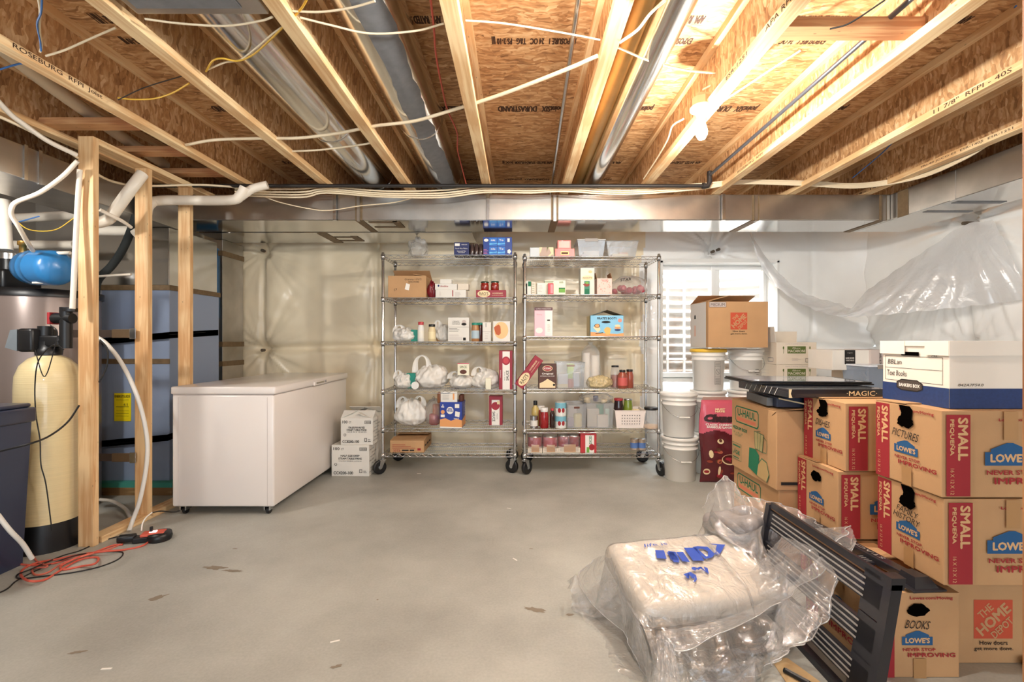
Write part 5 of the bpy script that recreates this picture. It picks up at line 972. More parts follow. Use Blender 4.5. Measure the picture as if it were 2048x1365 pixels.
# ================================================================== buckets
def bucket(loc, lb, lidm=None, wide=False, handle=True, label=None, group=None, rz=0.):
    t = thing('bucket', lb, 'bucket', loc, rz, group); b = MB(); r0, r1, h = .128, .146, .365
    b.lathe([(r0-.004,0),(r0,.004),(r1-.006,h-.095),(r1+.003,h-.092),(r1+.003,h-.086),(r1-.004,h-.084),(r1-.002,h-.055),(r1+.006,h-.052),(r1+.006,h-.046),(r1,h-.044),(r1+.002,h-.012),(r1+.009,h-.010),(r1+.009,h),(r1,h),(r1-.006,h-.02),(r0-.01,.01),(0,.01)], WPL, 48)
    if label:
        for k in range(-4, 5):
            pass
    b.build('bucket_body', t)
    q = MB(); lm = lidm or WPL; q.lathe([(r1+.006,h-.02),(r1+.013,h-.018),(r1+.013,h+.006),(r1+.004,h+.010),(r1-.006,h+.002),(0,h+.002)], lm, 48); q.build('lid', t)
    if handle:
        q = MB(); pts = [(-(r1+.008)*math.cos(a), -(r1+.010)*math.sin(a)-.004, h-.065-.125*math.sin(a)) for a in [PI*k/16 for k in range(17)]]; q.tube(pts, .002, METAL, 6)
        q.tube([(-.045,-r1-.008,h-.188),(.045,-r1-.008,h-.188)], .007, WPL, 8); q.lathe([(.012,-.004),(.012,.004)], WPL, 10, (-(r1+.006),0,h-.065), (1,0,0)); q.lathe([(.012,-.004),(.012,.004)], WPL, 10, (r1+.006,0,h-.065), (1,0,0)); q.build('handle', t)
    if label:
        q = MB(); R = r1-.001
        def at(u, v): return (R*math.sin(u/R), -R*math.cos(u/R)-.003, v)
        def rr(u0,v0,u1,v1): 
            n=4
            for k in range(n): a=u0+(u1-u0)*k/n; c=u0+(u1-u0)*(k+1)/n; q.poly([at(a,v0),at(c,v0),at(c,v1),at(a,v1)],INK)
        if label == 'warn':
            for a in ((.0,.06,.002,.26),(.056,.06,.058,.26),(0,.26,.058,.262),(0,.06,.058,.062),(0,.22,.058,.221),(0,.13,.058,.131)): rr(*a)
            for k in range(6): rr(.006,.07+.009*k,.05,.072+.009*k)
            for k in range(3): rr(.006,.23+.009*k,.05,.232+.009*k)
            for k in range(20): th=2*PI*k/20; rr(.028+.02*math.cos(th),.172+.024*math.sin(th),.031+.02*math.cos(th),.176+.024*math.sin(th))
            for k in range(12): rr(.015+.0022*k,.188-.0028*k,.018+.0022*k,.191-.0028*k)
            rr(.012,.275,.05,.277); rr(.012,.285,.045,.287)
        else:
            for a in ((.02,.19,.06,.193),(.015,.165,.07,.169),(.03,.145,.055,.149)): rr(*a)
        q.build('printed_warning' if label == 'warn' else 'handwriting', t)
bucket((1.415,4.15,0), 'white bucket at the bottom of the front stack beside the right shelving', rz=0)
bucket((1.405,4.16,.376), 'white bucket on top of the front stack beside the right shelving')
for k,lb in enumerate(('bottom bucket of the yellow-lidded stack, behind the chip bag','middle bucket of the yellow-lidded stack, behind the chip bag','top bucket with a yellow lid and a printed warning panel')):
    bucket((1.745,4.36,.376*k), lb, M('yellow_lid',(240,196,70),.4) if k == 2 else None, label='warn' if k == 2 else None, handle=k != 2)
for k,lb in enumerate(('bottom bucket of the stack below the right half of the carton by the window','middle bucket of the stack below the right half of the carton by the window','top white bucket with handwriting under the right half of the carton')):
    bucket((2.095,4.38,.376*k), lb, label='hand' if k == 2 else None, handle=k == 2)
# ================================================================== store printed cartons
def depot(c, f, u, v, s, tsz=1.):
    c.rc(f, u-s/2, v-s/2, u+s/2, v+s/2, ORANGE); a = math.radians(42)
    cm = c.base; k = s*.30; 
    c.tx(f,'THE',u-s*.20,v+s*.21,s*.42,s*.20,cm,rot=a,bold=.03); c.tx(f,'HOME',u,v,s*1.02,s*.30,cm,rot=a,bold=.06); c.tx(f,'DEPOT',u+s*.22,v-s*.21,s*.66,s*.20,cm,rot=a,bold=.03)
    c.tx(f,'How doers',u,v-s*.60,s*.72,s*.11,INK,bold=.005); c.tx(f,'get more done.',u,v-s*.76,s*1.0,s*.12,INK,bold=.005)
t = thing('moving_carton','brown medium moving carton with an orange square logo, standing on the buckets by the window','box',(X_(1417,4.14),4.14,1.142),.03)
c = Carton(.528,.40,.402,CARD); depot(c,'F',.268,.232,.148); c.rc('F',.004,.352,.155,.398,GREYC); c.frame('F',.004,.352,.155,.398,.004,M('grey_ink',(120,108,104),.7)); c.tx('F','MEDIUM',.08,.375,.125,.028,M('grey_ink'),bold=.04)
c.rc('L',.02,0,.36,.402,M('shipping_white',(214,210,206),.6)); c.pp('L',[(.10,.26),(.14,.26),(.135,.29),(.12,.30),(.105,.29)],INK); c.rc('L',.1,.10,.14,.20,M('faint_red',(222,186,170),.7)); c.build('carton',t)
q=Carton(.528,.40,.402,CARD); q.v=[];q.f=[];q.m=[];q.sm=[];q.mats=[]; q.flap('L',165,.2); q.flap('B',160,.2); q.build('flap',t)
STR = M('red_stripe',(156,36,44),.7); PAPT = M('box_tan_text',(214,172,122),.7)
def lowes_logo(c, f, u, v, s, below=True):
    """u,v centre of the blue sign, s its width"""
    h = s*.30
    c.pp(f,[(u-s/2,v-h/2),(u+s/2,v-h/2),(u+s/2,v+h*.42),(u+s*.38,v+h*.42),(u+s*.38,v+h*.62),(u+s*.08,v+h*1.05),(u-s*.05,v+h*1.05),(u-s*.38,v+h*.62),(u-s*.38,v+h*.42),(u-s/2,v+h*.42)],BLUE)
    c.tx(f,"LOWE'S",u+.01*s,v+h*.02,s*.80,h*.60,PAPT,bold=.06)
    if below:
        c.tx(f,'NEVER STOP',u+s*.06,v-h*.98,s*1.06,h*.33,RED,bold=.05); c.tx(f,'IMPROVING',u+s*.46,v-h*1.55,s*1.55,h*.48,RED,bold=.06)
def small_box(label, loc, hand=None, rz=0., W=.406, D=.305, Hh=.303, swap=False, hole=True, torn=False, lid=None, dip=0., handsz=.10, hw=.03, holejit=.18):
    """16 x 12 x 12 moving carton; handled end on the left side L (or on F when swap)"""
    t = thing('moving_carton', label, 'box', loc, rz); c = Carton(W, D, Hh, CARD, .003); E, S_ = ('F','L') if swap else ('L','F'); e = W if swap else D; s_ = D if swap else W
    # handled end
    k = e/.305
    c.rc(E,.0,.0,.072*k,Hh-.006,STR); c.tx(E,'SMALL',.048*k,Hh*.70,Hh*.50,.034,PAPT,rot=-PI/2,bold=.06); c.tx(E,'PEQUEÑA',.016*k,Hh*.72,Hh*.40,.019,PAPT,rot=-PI/2,bold=.04); c.tx(E,'16 X 12 X 12',.02*k,Hh*.19,Hh*.30,.012,PAPT,rot=-PI/2)
    lowes_logo(c,E,e*.50,Hh*.44,e*.36); c.tx(E,'Lowes.com/Moving',e*.66,Hh-.018,e*.5,.014,RED,bold=.04)
    if hand: c.tx(E,hand,e*.50,Hh*.63,handsz,hw,INK,shear=.25,rot=-.06)
    if hole:
        R = random.Random(int(loc[1]*100)); pts = []
        for i in range(22):
            th = 2*PI*i/22; pts.append((e*.5+.040*math.cos(th)*(1+R.uniform(-holejit,holejit)), Hh*.80+.024*math.sin(th)*(1+R.uniform(-holejit,holejit))))
        c.pp(E,pts,DARK)
        if torn: c.pp(E,[(e*.5-.024,Hh*.82),(e*.5+.03,Hh*.82),(e*.5+.036,Hh*.95),(e*.5+.022,Hh-.001),(e*.5-.03,Hh-.001),(e*.5-.018,Hh*.9)],DARK)
    c.rc(E,e*.45,0,e*.60,.07,M('packing_tape',(176,134,88),.3,coat=.3))
    # long side
    u0 = .012*(s_/.406)
    c.rc(S_,u0,.006,u0+.084,Hh-.012,STR); c.tx(S_,'SMALL',u0+.058,Hh*.68,Hh*.50,.036,PAPT,rot=-PI/2,bold=.06); c.tx(S_,'PEQUEÑA',u0+.02,Hh*.70,Hh*.42,.020,PAPT,rot=-PI/2,bold=.04); c.tx(S_,'16 X 12 X 12',u0+.02,Hh*.19,Hh*.30,.013,PAPT,rot=-PI/2)
    lowes_logo(c,S_,s_*.55,Hh*.46,.17); c.tx(S_,'Lowes.com/Moving',s_*.66,Hh-.03,.17,.013,RED,bold=.05)
    c.rc(S_,s_*.5,Hh-.10,s_*.5+.05,Hh,M('packing_tape'))
    c.build('carton', t)
    for sd, an, ln in (lid or (('F',178.6,.15),('B',178.2,.15))):
        q=Carton(W,D,Hh,CARD); q.v=[];q.f=[];q.m=[];q.sm=[];q.mats=[]; q.flap(sd,an,ln); q.build('flap',t)
    return t
small_box('brown carton marked PICTURES, under the white file box at the right', (1.485,1.665,.656), 'PICTURES', torn=True, handsz=.12, W=.42)
small_box('brown carton marked FAMILY HISTORY, second box under the white file box', (1.493,1.665,.348), 'FAMILY\n HISTORY', torn=True, handsz=.12, hw=.05, W=.42)
small_box('brown carton marked DISHES in handwriting, left of the PICTURES box', (1.458,2.115,.622), 'DISHES', torn=True, handsz=.10, holejit=.2)
small_box('brown carton with a white label peeking from its handle hole, under the DISHES box', (1.432,2.125,.315), None, handsz=.1)
small_box('brown carton at the floor hidden behind the black frame, bottom of its stack', (1.45,2.13,.004), None, hole=False)
small_box('brown carton marked BOOKS on the floor at the bottom right, torn handle', (1.275,1.70,.0005), 'BOOKS', swap=True, W=.305, D=.406, torn=False, handsz=.085)
t = thing('moving_carton','brown floor carton with an orange square logo at the bottom right corner','box',(1.60,1.775,.0005))
c = Carton(.50,.34,.344,CARD); depot(c,'F',.175,.165,.145); c.build('carton',t)
# file box
t = thing('file_box','white and blue cardboard file box on top of the right stack','box',(1.548,1.705,.9625))
c = Carton(.40,.31,.232,M('file_white',(236,226,212),.6)); FW = M('file_navy',(34,58,108),.6,var=.18,vs=90)
c.rc('L',0,0,.31,.072,FW); c.rc('F',0,0,.40,.072,FW); c.frame('L',.014,.082,.285,.182,.0015,INK); c.rc('L',.014,.133,.285,.1345,INK)
c.tx('L','BBLan',.065,.158,.07,.020,INK,shear=.2); c.tx('L','Text Books',.075,.112,.10,.022,INK,shear=.1); c.tx('L','743',.25,.188,.025,.008,INK)
c.pp('L',[(.075,.055),(.10,.045),(.175,.045),(.20,.055),(.20,.078),(.175,.090),(.10,.090),(.075,.078)],INK); c.pp('L',[(.079,.0575),(.10,.049),(.175,.049),(.196,.0575),(.196,.0755),(.175,.086),(.10,.086),(.079,.0755)],M('label_brown',(76,66,60),.5)); c.tx('L','BANKERS BOX',.1375,.067,.10,.014,WHITEI,bold=.05)
c.pp('F',[(.33,.05),(.40,.05),(.40,.095),(.33,.095)],INK); c.tx('F','BANKERS',.37,.072,.05,.016,WHITEI,bold=.05); c.tx('F','842A7F54.0',.075,.085,.09,.010,INK,shear=.3); c.rc('L',.10,.185,.185,.20,DARK); c.build('carton',t)
q=MB(); fwm=M('file_white'); q.box((-.006,-.006,.222),(.406,.316,.243),fwm,.002); 
for a,b in (((-.006,-.008,.190),(.406,-.004,.243)),((-.006,.314,.190),(.406,.318,.243)),((-.008,-.006,.190),(-.004,.095,.243)),((-.008,.19,.190),(-.004,.316,.243)),((.404,-.006,.190),(.408,.316,.243))): q.box(a,b,fwm)
q.build('lid',t)
# u-haul cartons
def uhaul(label, loc, W=.46, D=.51, Hh=.408, pic=True, flaps=True):
    t = thing('moving_carton', label, 'box', loc); c = Carton(W,D,Hh,CARD,.004); G = GREEN; SAL = M('salmon_ink',(216,124,92),.7)
    u0,v0,u1,v1 = .05,Hh-.13,.33,Hh-.03
    c.pp('L',[(u0+.015,v0),(u1-.015,v0),(u1,v0+.015),(u1,v1-.015),(u1-.015,v1),(u0+.015,v1),(u0,v1-.015),(u0,v0+.015)],G); c.pp('L',[(u0+.02,v0+.007),(u1-.02,v0+.007),(u1-.007,v0+.02),(u1-.007,v1-.02),(u1-.02,v1-.007),(u0+.02,v1-.007),(u0+.007,v1-.02),(u0+.007,v0+.02)],CARD)
    c.rc('L',u0+.02,v0+.014,u1-.03,v0+.034,SAL); c.tx('L','U-HAUL',(u0+u1)/2,v1-.036,.22,.044,G,bold=.04)
    c.tx('L','MEDIUM BOX',.11,Hh-.165,.18,.020,G,bold=.05); c.tx('L','18" x 18" x 16"\n3.0 CU/FT',.09,Hh-.20,.12,.026,G)
    if pic:
        c.frame('L',.015,.05,.13,.15,.002,G); c.tx('L','OK',.085,.095,.06,.028,G,bold=.05); c.line('L',(.025,.095),(.035,.082),.005,G); c.line('L',(.035,.082),(.052,.115),.005,G); c.rc('L',.025,.13,.12,.138,G); c.rc('L',.025,.06,.10,.066,G)
        c.pp('L',[(.22,.045),(.33,.02),(.34,.14),(.30,.165),(.23,.16)],G); c.pp('L',[(.315,.025),(.42,.015),(.445,.06),(.42,.12),(.37,.13),(.33,.09)],CARD if False else M('toaster_tan',(186,156,104),.7)); c.line('L',(.315,.025),(.33,.09),.005,G); c.line('L',(.33,.09),(.37,.13),.005,G); c.line('L',(.37,.13),(.42,.12),.005,G); c.line('L',(.42,.12),(.445,.06),.005,G); c.line('L',(.445,.06),(.42,.015),.005,G)
        c.pp('L',[(.30,.17),(.375,.165),(.39,.26),(.29,.265)],M('blender_tan',(176,160,110),.7)); 
        for a,b in (((.30,.17),(.375,.165)),((.375,.165),(.39,.26)),((.39,.26),(.29,.265)),((.29,.265),(.30,.17)),((.39,.25),(.425,.235)),((.425,.235),(.42,.17)),((.42,.17),(.378,.165)),((.33,.17),(.33,.262)),((.35,.17),(.36,.262)),((.32,.268),(.36,.275))): c.line('L',a,b,.003,G)
    c.rc('F',.02,.03,.14,.045,INK); 
    for k in range(16): th=2*PI*k/16; c.line('F',(.22+.05*math.cos(th),.20+.07*math.sin(th)),(.22+.05*math.cos(th+.4),.20+.07*math.sin(th+.4)),.004,INK)
    c.frame('F',.18,.24,.30,.28,.004,INK); c.build('carton', t)
    if flaps:
        q=Carton(W,D,Hh,CARD); q.v=[];q.f=[];q.m=[];q.sm=[];q.mats=[]; q.flap('L',176,.2); q.flap('R',176,.2); q.flap('F',212,.05); q.build('flap',t)
    return t
uhaul('brown carton on the floor at the bottom of the appliance-picture stack', (1.345,2.45,.0005), Hh=.432, pic=False, flaps=False)
uhaul('brown carton printed with green blender and toaster drawings, under the black game boxes', (1.328,2.44,.434))
# game boxes
GB = M('game_black',(30,34,44),.22,coat=.6,var=.3,vs=20); GBT = M('game_top',(120,132,150),.2,coat=.8,var=.25,vs=8)
t = thing('game_box','worn black game box lettered MAGIC on its front edge, resting on two cartons','box',(1.31,2.30,.928),.02)
c = Carton(.50,.50,.042,GB,.003); c.tx('F','·MAGIC·',.36,.021,.15,.024,CREAM,bold=.02); 
for k in range(7): c.line('L',(.08+.05*k,.002),(.11+.05*k,.04),.003,WHITEI)
c.pp('F',[(0,.0),(.018,.0),(.010,.02),(.016,.042),(0,.042)],CREAM); c.build('box_body',t)
t = thing('game_box','dark navy game box sagging open beneath the MAGIC box','box',(1.345,2.47,.858),-.12)
c = Carton(.40,.40,.052,M('game_navy',(22,34,60),.4),.003); c.build('box_body',t); m=MB(); m.add([(0,-.02,.05),(.30,-.06,-.012),(.30,-.03,-.012),(0,.02,.048)],[(0,1,2,3),(3,2,1,0)],M('game_navy')); m.add([(0,-.022,.053),(.30,-.062,-.009),(.30,-.066,-.016),(0,-.026,.046)],[(0,1,2,3)],CREAM); m.box((-.03,.05,.0),(.01,.35,.045),M('game_edge',(96,98,100),.5),.003); m.build('torn_side',t)
t = thing('game_board','folded black game board lying crosswise on top of the MAGIC box','board',(1.24,2.52,.972),-.07); m = MB(); m.box((0,0,0.0),(.62,.40,.008),BLACK,.002); m.box((.005,.003,.009),(.61,.40,.017),BLACK,.002); m.box((.02,.02,.0172),(.58,.38,.0178),GBT); m.build('board_body',t)
# macaroni and pale cartons
def mac(label, loc, W=.355, Hh=.197, D=.30, top=False, kind='mac', rz=0):
    t = thing('food_carton', label, 'box', loc, rz); c = Carton(W,D,Hh,CARDL)
    c.tx('F','FAMILY HOME STORAGE',W*.5,Hh*.92,W*.55,.010,GREYC,bold=.02)
    if kind == 'mac':
        c.rc('F',W*.27,Hh*.50,W*.73,Hh*.82,OLIVE); c.tx('F','MACARONI',W*.5,Hh*.61,W*.42,.024,CARDL,bold=.02); c.tx('F','Elbow',W*.5,Hh*.74,W*.2,.014,CARDL,shear=.3)
        for s in (.17,.83): c.line('F',(W*s,Hh*.5),(W*(s+.015),Hh*.8),.003,OLIVE); c.ell('F',W*s,Hh*.75,.006,.014,OLIVE,8)
        scrib(c,'F',W*.38,Hh*.16,W*.62,Hh*.3,3,GREYC,.002); c.frame('F',W*.72,Hh*.10,W*.94,Hh*.28,.003,INK); scrib(c,'F',W*.77,Hh*.14,W*.9,Hh*.25,2,INK,.003)
        c.frame('L',D*.55,Hh*.12,D*.85,Hh*.3,.003,NAVY); scrib(c,'L',.03,Hh*.35,.2,Hh*.8,3,GREYC,.002)
    else:
        c.rc('F',W*.1,.01,W*.9,Hh*.55,M('mint_print',(196,216,216),.6)); scrib(c,'F',W*.2,.02,W*.8,Hh*.7,6,GREYC,.002)
    c.build('carton', t)
    if top:
        for sd,an,ln in (('F',100,.0),('B',92,.10),('L',82,.14)):
            if ln: q=Carton(W,D,Hh,CARDL); q.v=[];q.f=[];q.m=[];q.sm=[];q.mats=[]; q.flap(sd,an,ln,CARDL if sd != 'L' else WHITEC); q.build('flap',t)
    return t
names = ['bottom','second lowest','third lowest','third from the top','second from the top']
for k in range(5): mac('green-labelled macaroni carton, %s of the stack right of the buckets' % names[k], (2.285,4.20,.0005+.198*k))
mac('open-topped macaroni carton with raised flaps, top of the stack right of the buckets', (2.285,4.20,.0005+.198*5), top=True)
for k in range(5): mac('pale carton, number %s from the floor, under the black-badged carton' % ['one','two','three','four','five'][k], (2.56,3.62,.0005+.196*k), W=.30, Hh=.195, D=.26, kind='pale')
t = thing('food_carton','white carton with a black pennant badge, against the right wall','box',(X_(1665,3.55),3.55,.983),0)
c = Carton(.275,.30,.150,WHITEC); c.pp('F',[(.09,.15),(.17,.15),(.17,.045),(.13,.03),(.09,.045)],INK); c.tx('F','BARE BONES',.13,.09,.062,.010,WHITEI,bold=.03); c.tx('F','VEGETABLES',.13,.073,.062,.010,WHITEI); c.tx('F','organic',.13,.128,.04,.006,WHITEI); c.build('carton',t)
t = thing('food_carton','tan carton with sideways black print beside the black-badged carton','box',(X_(1736,3.56),3.53,.983),0)
c = Carton(.17,.30,.152,GREYC); c.tx('F','BARE BONES',.07,.075,.11,.018,INK,rot=-PI/2,bold=.03); c.tx('F','VEG MIX',.10,.075,.09,.018,INK,rot=-PI/2,bold=.03); c.build('carton',t)
mb = MB(); mb.box((0,0,0),(.40,.30,.80),CARD,.004); mb.build('moving_carton',None,'plain brown carton hidden behind the DISHES box under the clear tote','box',loc=(2.875,3.3,.0005))
bin_('storage_tote','blue-tinted clear tote on the plain carton, behind the file box',1738,1800,735,.802,3.32,.28,.86,m=film('blue_plastic',(170,190,215),.45,.25,.2,9,.15),lid=M('tote_lid',(220,228,238),.4))
# chip bag
t = thing('chip_bag','large crimson barbecue chip bag standing beside the white buckets','bag',(1.545,4.02,.0),.0)
PINKB = M('pink_foil',(206,92,112),.35,coat=.4,bump=.25,bs=14); MAR = M('maroon_foil',(92,18,30),.35,coat=.4,bump=.25,bs=14)
mb = MB(); n, mrows = 32, 80; Wb, Hb = .44, .70
def cb(u, v, s):
    th = .075*(math.sin(PI*min(1,max(0,u)))**.5)*(math.sin(PI*v)**.45 if v < 1 else 0)+.004; wv = .006*mnoise.noise(Vector((u*5,v*8,s)))
    return ((u-.0)*Wb+.012*math.sin(v*7), s*th+wv-.02*v+.02, v*Hb)
for s, mt in ((-1,None),(1,None)):
    for i in range(n):
        for j in range(mrows):
            u0,u1,v0,v1 = i/n,(i+1)/n,j/mrows,(j+1)/mrows; q=[cb(u0,v0,s),cb(u1,v0,s),cb(u1,v1,s),cb(u0,v1,s)]; edge=.54+.10*math.sin(u0*4+.5)
            mb.add(q if s<0 else q[::-1],[(0,1,2,3)],PINKB if v0>edge else MAR,True)
def on(u, v): p = cb(u,v,-1); return (p[0],p[1]-.006,p[2])
def ctext(s, u, v, w, h, m, bold=.04, shear=0, rot=0):
    V, Fc = textmesh(s, bold); out=[]
    for x,y in V:
        x*=w; y*=h; x+=shear*y; xx=x*math.cos(rot)-y*math.sin(rot); yy=x*math.sin(rot)+y*math.cos(rot)
        out.append(on(min(.97,max(.03,u+xx/Wb)), v+yy/Hb))
    mb.add(out, Fc, m)
def cell(u, v, ru, rv, m, n=16, off=0):
    pts=[]
    for k in range(n): p=on(u+ru*math.cos(2*PI*k/n), v+rv*math.sin(2*PI*k/n)); pts.append((p[0],p[1]-off,p[2]))
    mb.poly(pts, m)
ctext('Chunx', .36, .79, .27, .07, M('dark_logo',(50,10,18),.5), .09, .2); ctext('CLASSIC CHARCOAL', .36, .715, .24, .018, WHITEI); ctext('BARBECUE FLAVORED', .36, .685, .22, .018, WHITEI); ctext('MUST\nHAVE', .33, .885, .08, .035, CREAM)
WOODR = M('fire_print',(150,60,42),.6); cell(.33,.52,.06,.03,CREAM); cell(.33,.53,.03,.02,BROWNI,off=.001)
for k in range(26): cell(random.uniform(.08,.9), random.uniform(.04,.45), random.uniform(.02,.06), random.uniform(.006,.03), random.choice([WOODR,CRIM,BROWNI,M('rib_print',(186,96,70),.6)]), 7)
cell(.48,.30,.15,.065,CREAM,off=.002); cell(.48,.305,.135,.055,M('sauce_print',(84,22,18),.5),off=.003); cell(.45,.31,.06,.02,CRIM,off=.004); cell(.08,.14,.06,.038,CREAM,off=.002); cell(.08,.14,.045,.018,RED,off=.003); cell(.15,.36,.04,.05,CREAM,8,.001); cell(.3,.16,.025,.06,CREAM,8,.001)
mb.build('bag_body', t)
mb = MB(); mb.add([cb(i/12,1,-1) for i in range(13)]+[(p[0],p[1]-.03,p[2]+.03) for p in [cb(i/12,1,-1) for i in range(13)]],[(i,i+1,i+14,i+13) for i in range(12)],M('foil_inside',(226,206,190),.4)); mb.build('crimped_top', t)
# ================================================================== black folding rack at bottom right
FRM = M('rack_black',(34,34,40),.35,coat=.2); GRV = M('rack_line',(150,146,142),.5)
t = thing('folding_rack','black folding rack with grey pinstriped slats leaning on the cartons at the bottom right','rack',(0,0,0))
def Q(y, s, off=0):
    """point on the leaning rack plane: y along, s height fraction"""
    z = .03+.415*s; return Vector((1.10+.07*s+off, y, z))
def plank(mb, y0, y1, s0, s1, m, th=.014, off=0):
    a=[Q(y0,s0,off),Q(y1,s0,off),Q(y1,s1,off),Q(y0,s1,off)]; b=[p+Vector((th,0,0)) for p in a]
    mb.add(a+b,[(0,3,2,1),(4,5,6,7),(0,1,5,4),(1,2,6,5),(2,3,7,6),(3,0,4,7)],m)
ys0, ys1 = 1.50, 2.20
for s0, s1 in ((.10,.28),(.42,.60),(.76,.94)):
    m = MB(); plank(m, ys0+.01, ys1, s0, s1, FRM); plank(m, ys0+.01, ys0+.10, s0-.09, s1+.06, FRM, .012)
    for k in range(4): u=s0+.02+(s1-s0-.04)*k/3; plank(m, ys0+.09, ys1-.03, u-.007, u+.007, GRV, .001, -.0012)
    m.build('slat', t)
m = MB(); plank(m, ys0-.022, ys0+.01, -.07, 1.0, FRM, .034, -.006); plank(m, ys0-.022, ys0+.02, .96, 1.05, FRM, .045, -.010); m.build('side_rail', t)
m = MB(); plank(m, ys1, ys1+.03, -.07, 1.0, FRM, .034, -.006); m.build('side_rail', t)
m = MB(); plank(m, ys0, ys1, .97, 1.03, FRM, .012); plank(m, ys0, ys1, .95, .965, M('rack_tan',(150,110,72),.5), .010, .006); m.build('top_rail', t)
m = MB(); plank(m, ys0-.01, ys1, -.07, -.02, FRM, .03); m.build('bottom_rail', t)
t = thing('folding_rack','second black rack section lying flat over the BOOKS carton top','rack',(1.30,1.72,.318),.10)
m = MB(); m.box((-.06,.06,0),(-.03,.50,.02),FRM,.003); m.box((.12,.0,.004),(.165,.55,.034),FRM,.004); m.build('side_rail',t)
m = MB(); m.text('STACK',(.142,.20,.036),(0,1,0),(-1,0,0),.16,.018,GRV,bold=.02); m.build('printed_lettering',t)
for y in (.14,.30,.44):
    m = MB(); m.box((-.04,y,.002),(.125,y+.07,.014),FRM,.002)
    for k in range(4): m.box((-.03,y+.012+.014*k,.0142),(.12,y+.015+.014*k,.0150),GRV)
    m.build('slat',t)
m = MB(); m.add([(.10,-.05,0),(.20,-.05,0),(.19,.04,0),(.11,.04,0),(.12,-.03,.04),(.175,-.03,.04),(.17,.03,.04),(.125,.03,.04)],[(0,1,2,3),(4,7,6,5),(0,4,5,1),(1,5,6,2),(2,6,7,3),(3,7,4,0)],FRM); m.box((.085,-.06,-.001),(.215,.0,.006),FRM,.002); m.build('foot',t)
m = MB(); m.tube([(0,.24,.03),(.08,.22,.03)],.012,FRM,12); m.lathe([(.005,0),(.005,.002)],GRV,10,(-.001,.24,.03),(-1,0,0)); m.build('knob',t)
# ---- cardboard sheet, marker, small black thing
mb = MB(); mb.add([(.93,1.50,.001),(1.06,1.40,.001),(1.085,1.62,.001),(1.02,1.80,.001),(.955,1.80,.001)],[(0,1,2,3,4)],M('sheet_tan',(206,174,128),.75)); mb.add([(.93,1.50,.004),(1.06,1.40,.004),(1.085,1.62,.004),(1.02,1.80,.004),(.955,1.80,.004)],[(0,1,2,3,4)],M('sheet_tan')); mb.build('cardboard_sheet',None,'tan cardboard sheet lying flat on the floor at the bottom, under the marker pen','cardboard')
t = thing('marker_pen','black marker pen lying on the tan cardboard sheet','pen',(.99,1.685,.0125),-.95); m=MB(); m.lathe([(.0085,-.045),(.0085,.045),(.006,.05)],BLACK,14,axis=(1,0,0)); 
for k in range(4): m.box((-.04,-.004+.0026*k,.0075),(.04,-.0032+.0026*k,.0088),GRV)
m.build('barrel',t); m=MB(); m.lathe([(.0055,.05),(.003,.062),(.001,.066)],METAL,12,axis=(1,0,0)); m.build('tip',t)
mb = MB(); mb.box((0,0,0),(.06,.05,.035),BLACK,.006); mb.box((.01,-.004,.01),(.05,.0,.028),METAL,.001); mb.build('small_black_block',None,'small black object on the floor against the orange-logo carton, right edge','device',loc=(1.875,1.70,.0005),rz=.5)
# floor stains and scraps
STN = M('floor_stain',(136,124,108),.8)
def blot(px, py, w, h, seed, rz=0):
    R=random.Random(seed); p=P(px,py,(H-.001)*F/(py-VY)); n=22; pts=[]
    for k in range(n): th=2*PI*k/n; r=R.uniform(.55,1.05); pts.append((w/2*r*math.cos(th),h/2*r*math.sin(th),.0008))
    mb.T = Matrix.Translation((p.x,p.y,0)) @ Matrix.Rotation(rz,4,'Z'); mb.poly(pts,STN)
mb = MB()
for a in ((430,1136,.16,.045,1,-.1),(465,1142,.15,.03,7,-.1),(315,1196,.09,.045,2,.7),(1072,1220,.12,.04,3,-.3),(1140,1230,.05,.02,4,.2),(672,1334,.05,.02,5,.4),(155,1305,.07,.02,6,.3),(470,1098,.04,.012,8,0),(1062,1098,.03,.01,9,0),(880,960,.02,.01,10,0),(755,1200,.012,.01,11,0)): blot(*a)
mb.T = Matrix(); st = mb.build('floor_stains',kind='structure'); st.name = 'floor_stains'
for px,py,rz,lb in ((1018,1018,-.6,'white paper scrap on the floor in front of the right shelving'),(1030,1120,-.9,'tiny white scrap on the middle of the floor'),(670,1284,.4,'white paper sliver on the floor, lower left of centre'),(213,1339,.1,'white scrap near the bottom left corner of the floor'),(838,948,.1,'tiny white scrap near the left shelving')):
    p=P(px,py,(H)*F/(py-VY)); m=MB(); m.box((-.018,-.004,0),(.018,.004,.0015),WHITEI); m.build('paper_scrap',None,lb,'paper',loc=(p.x,p.y,.0005),rz=rz)
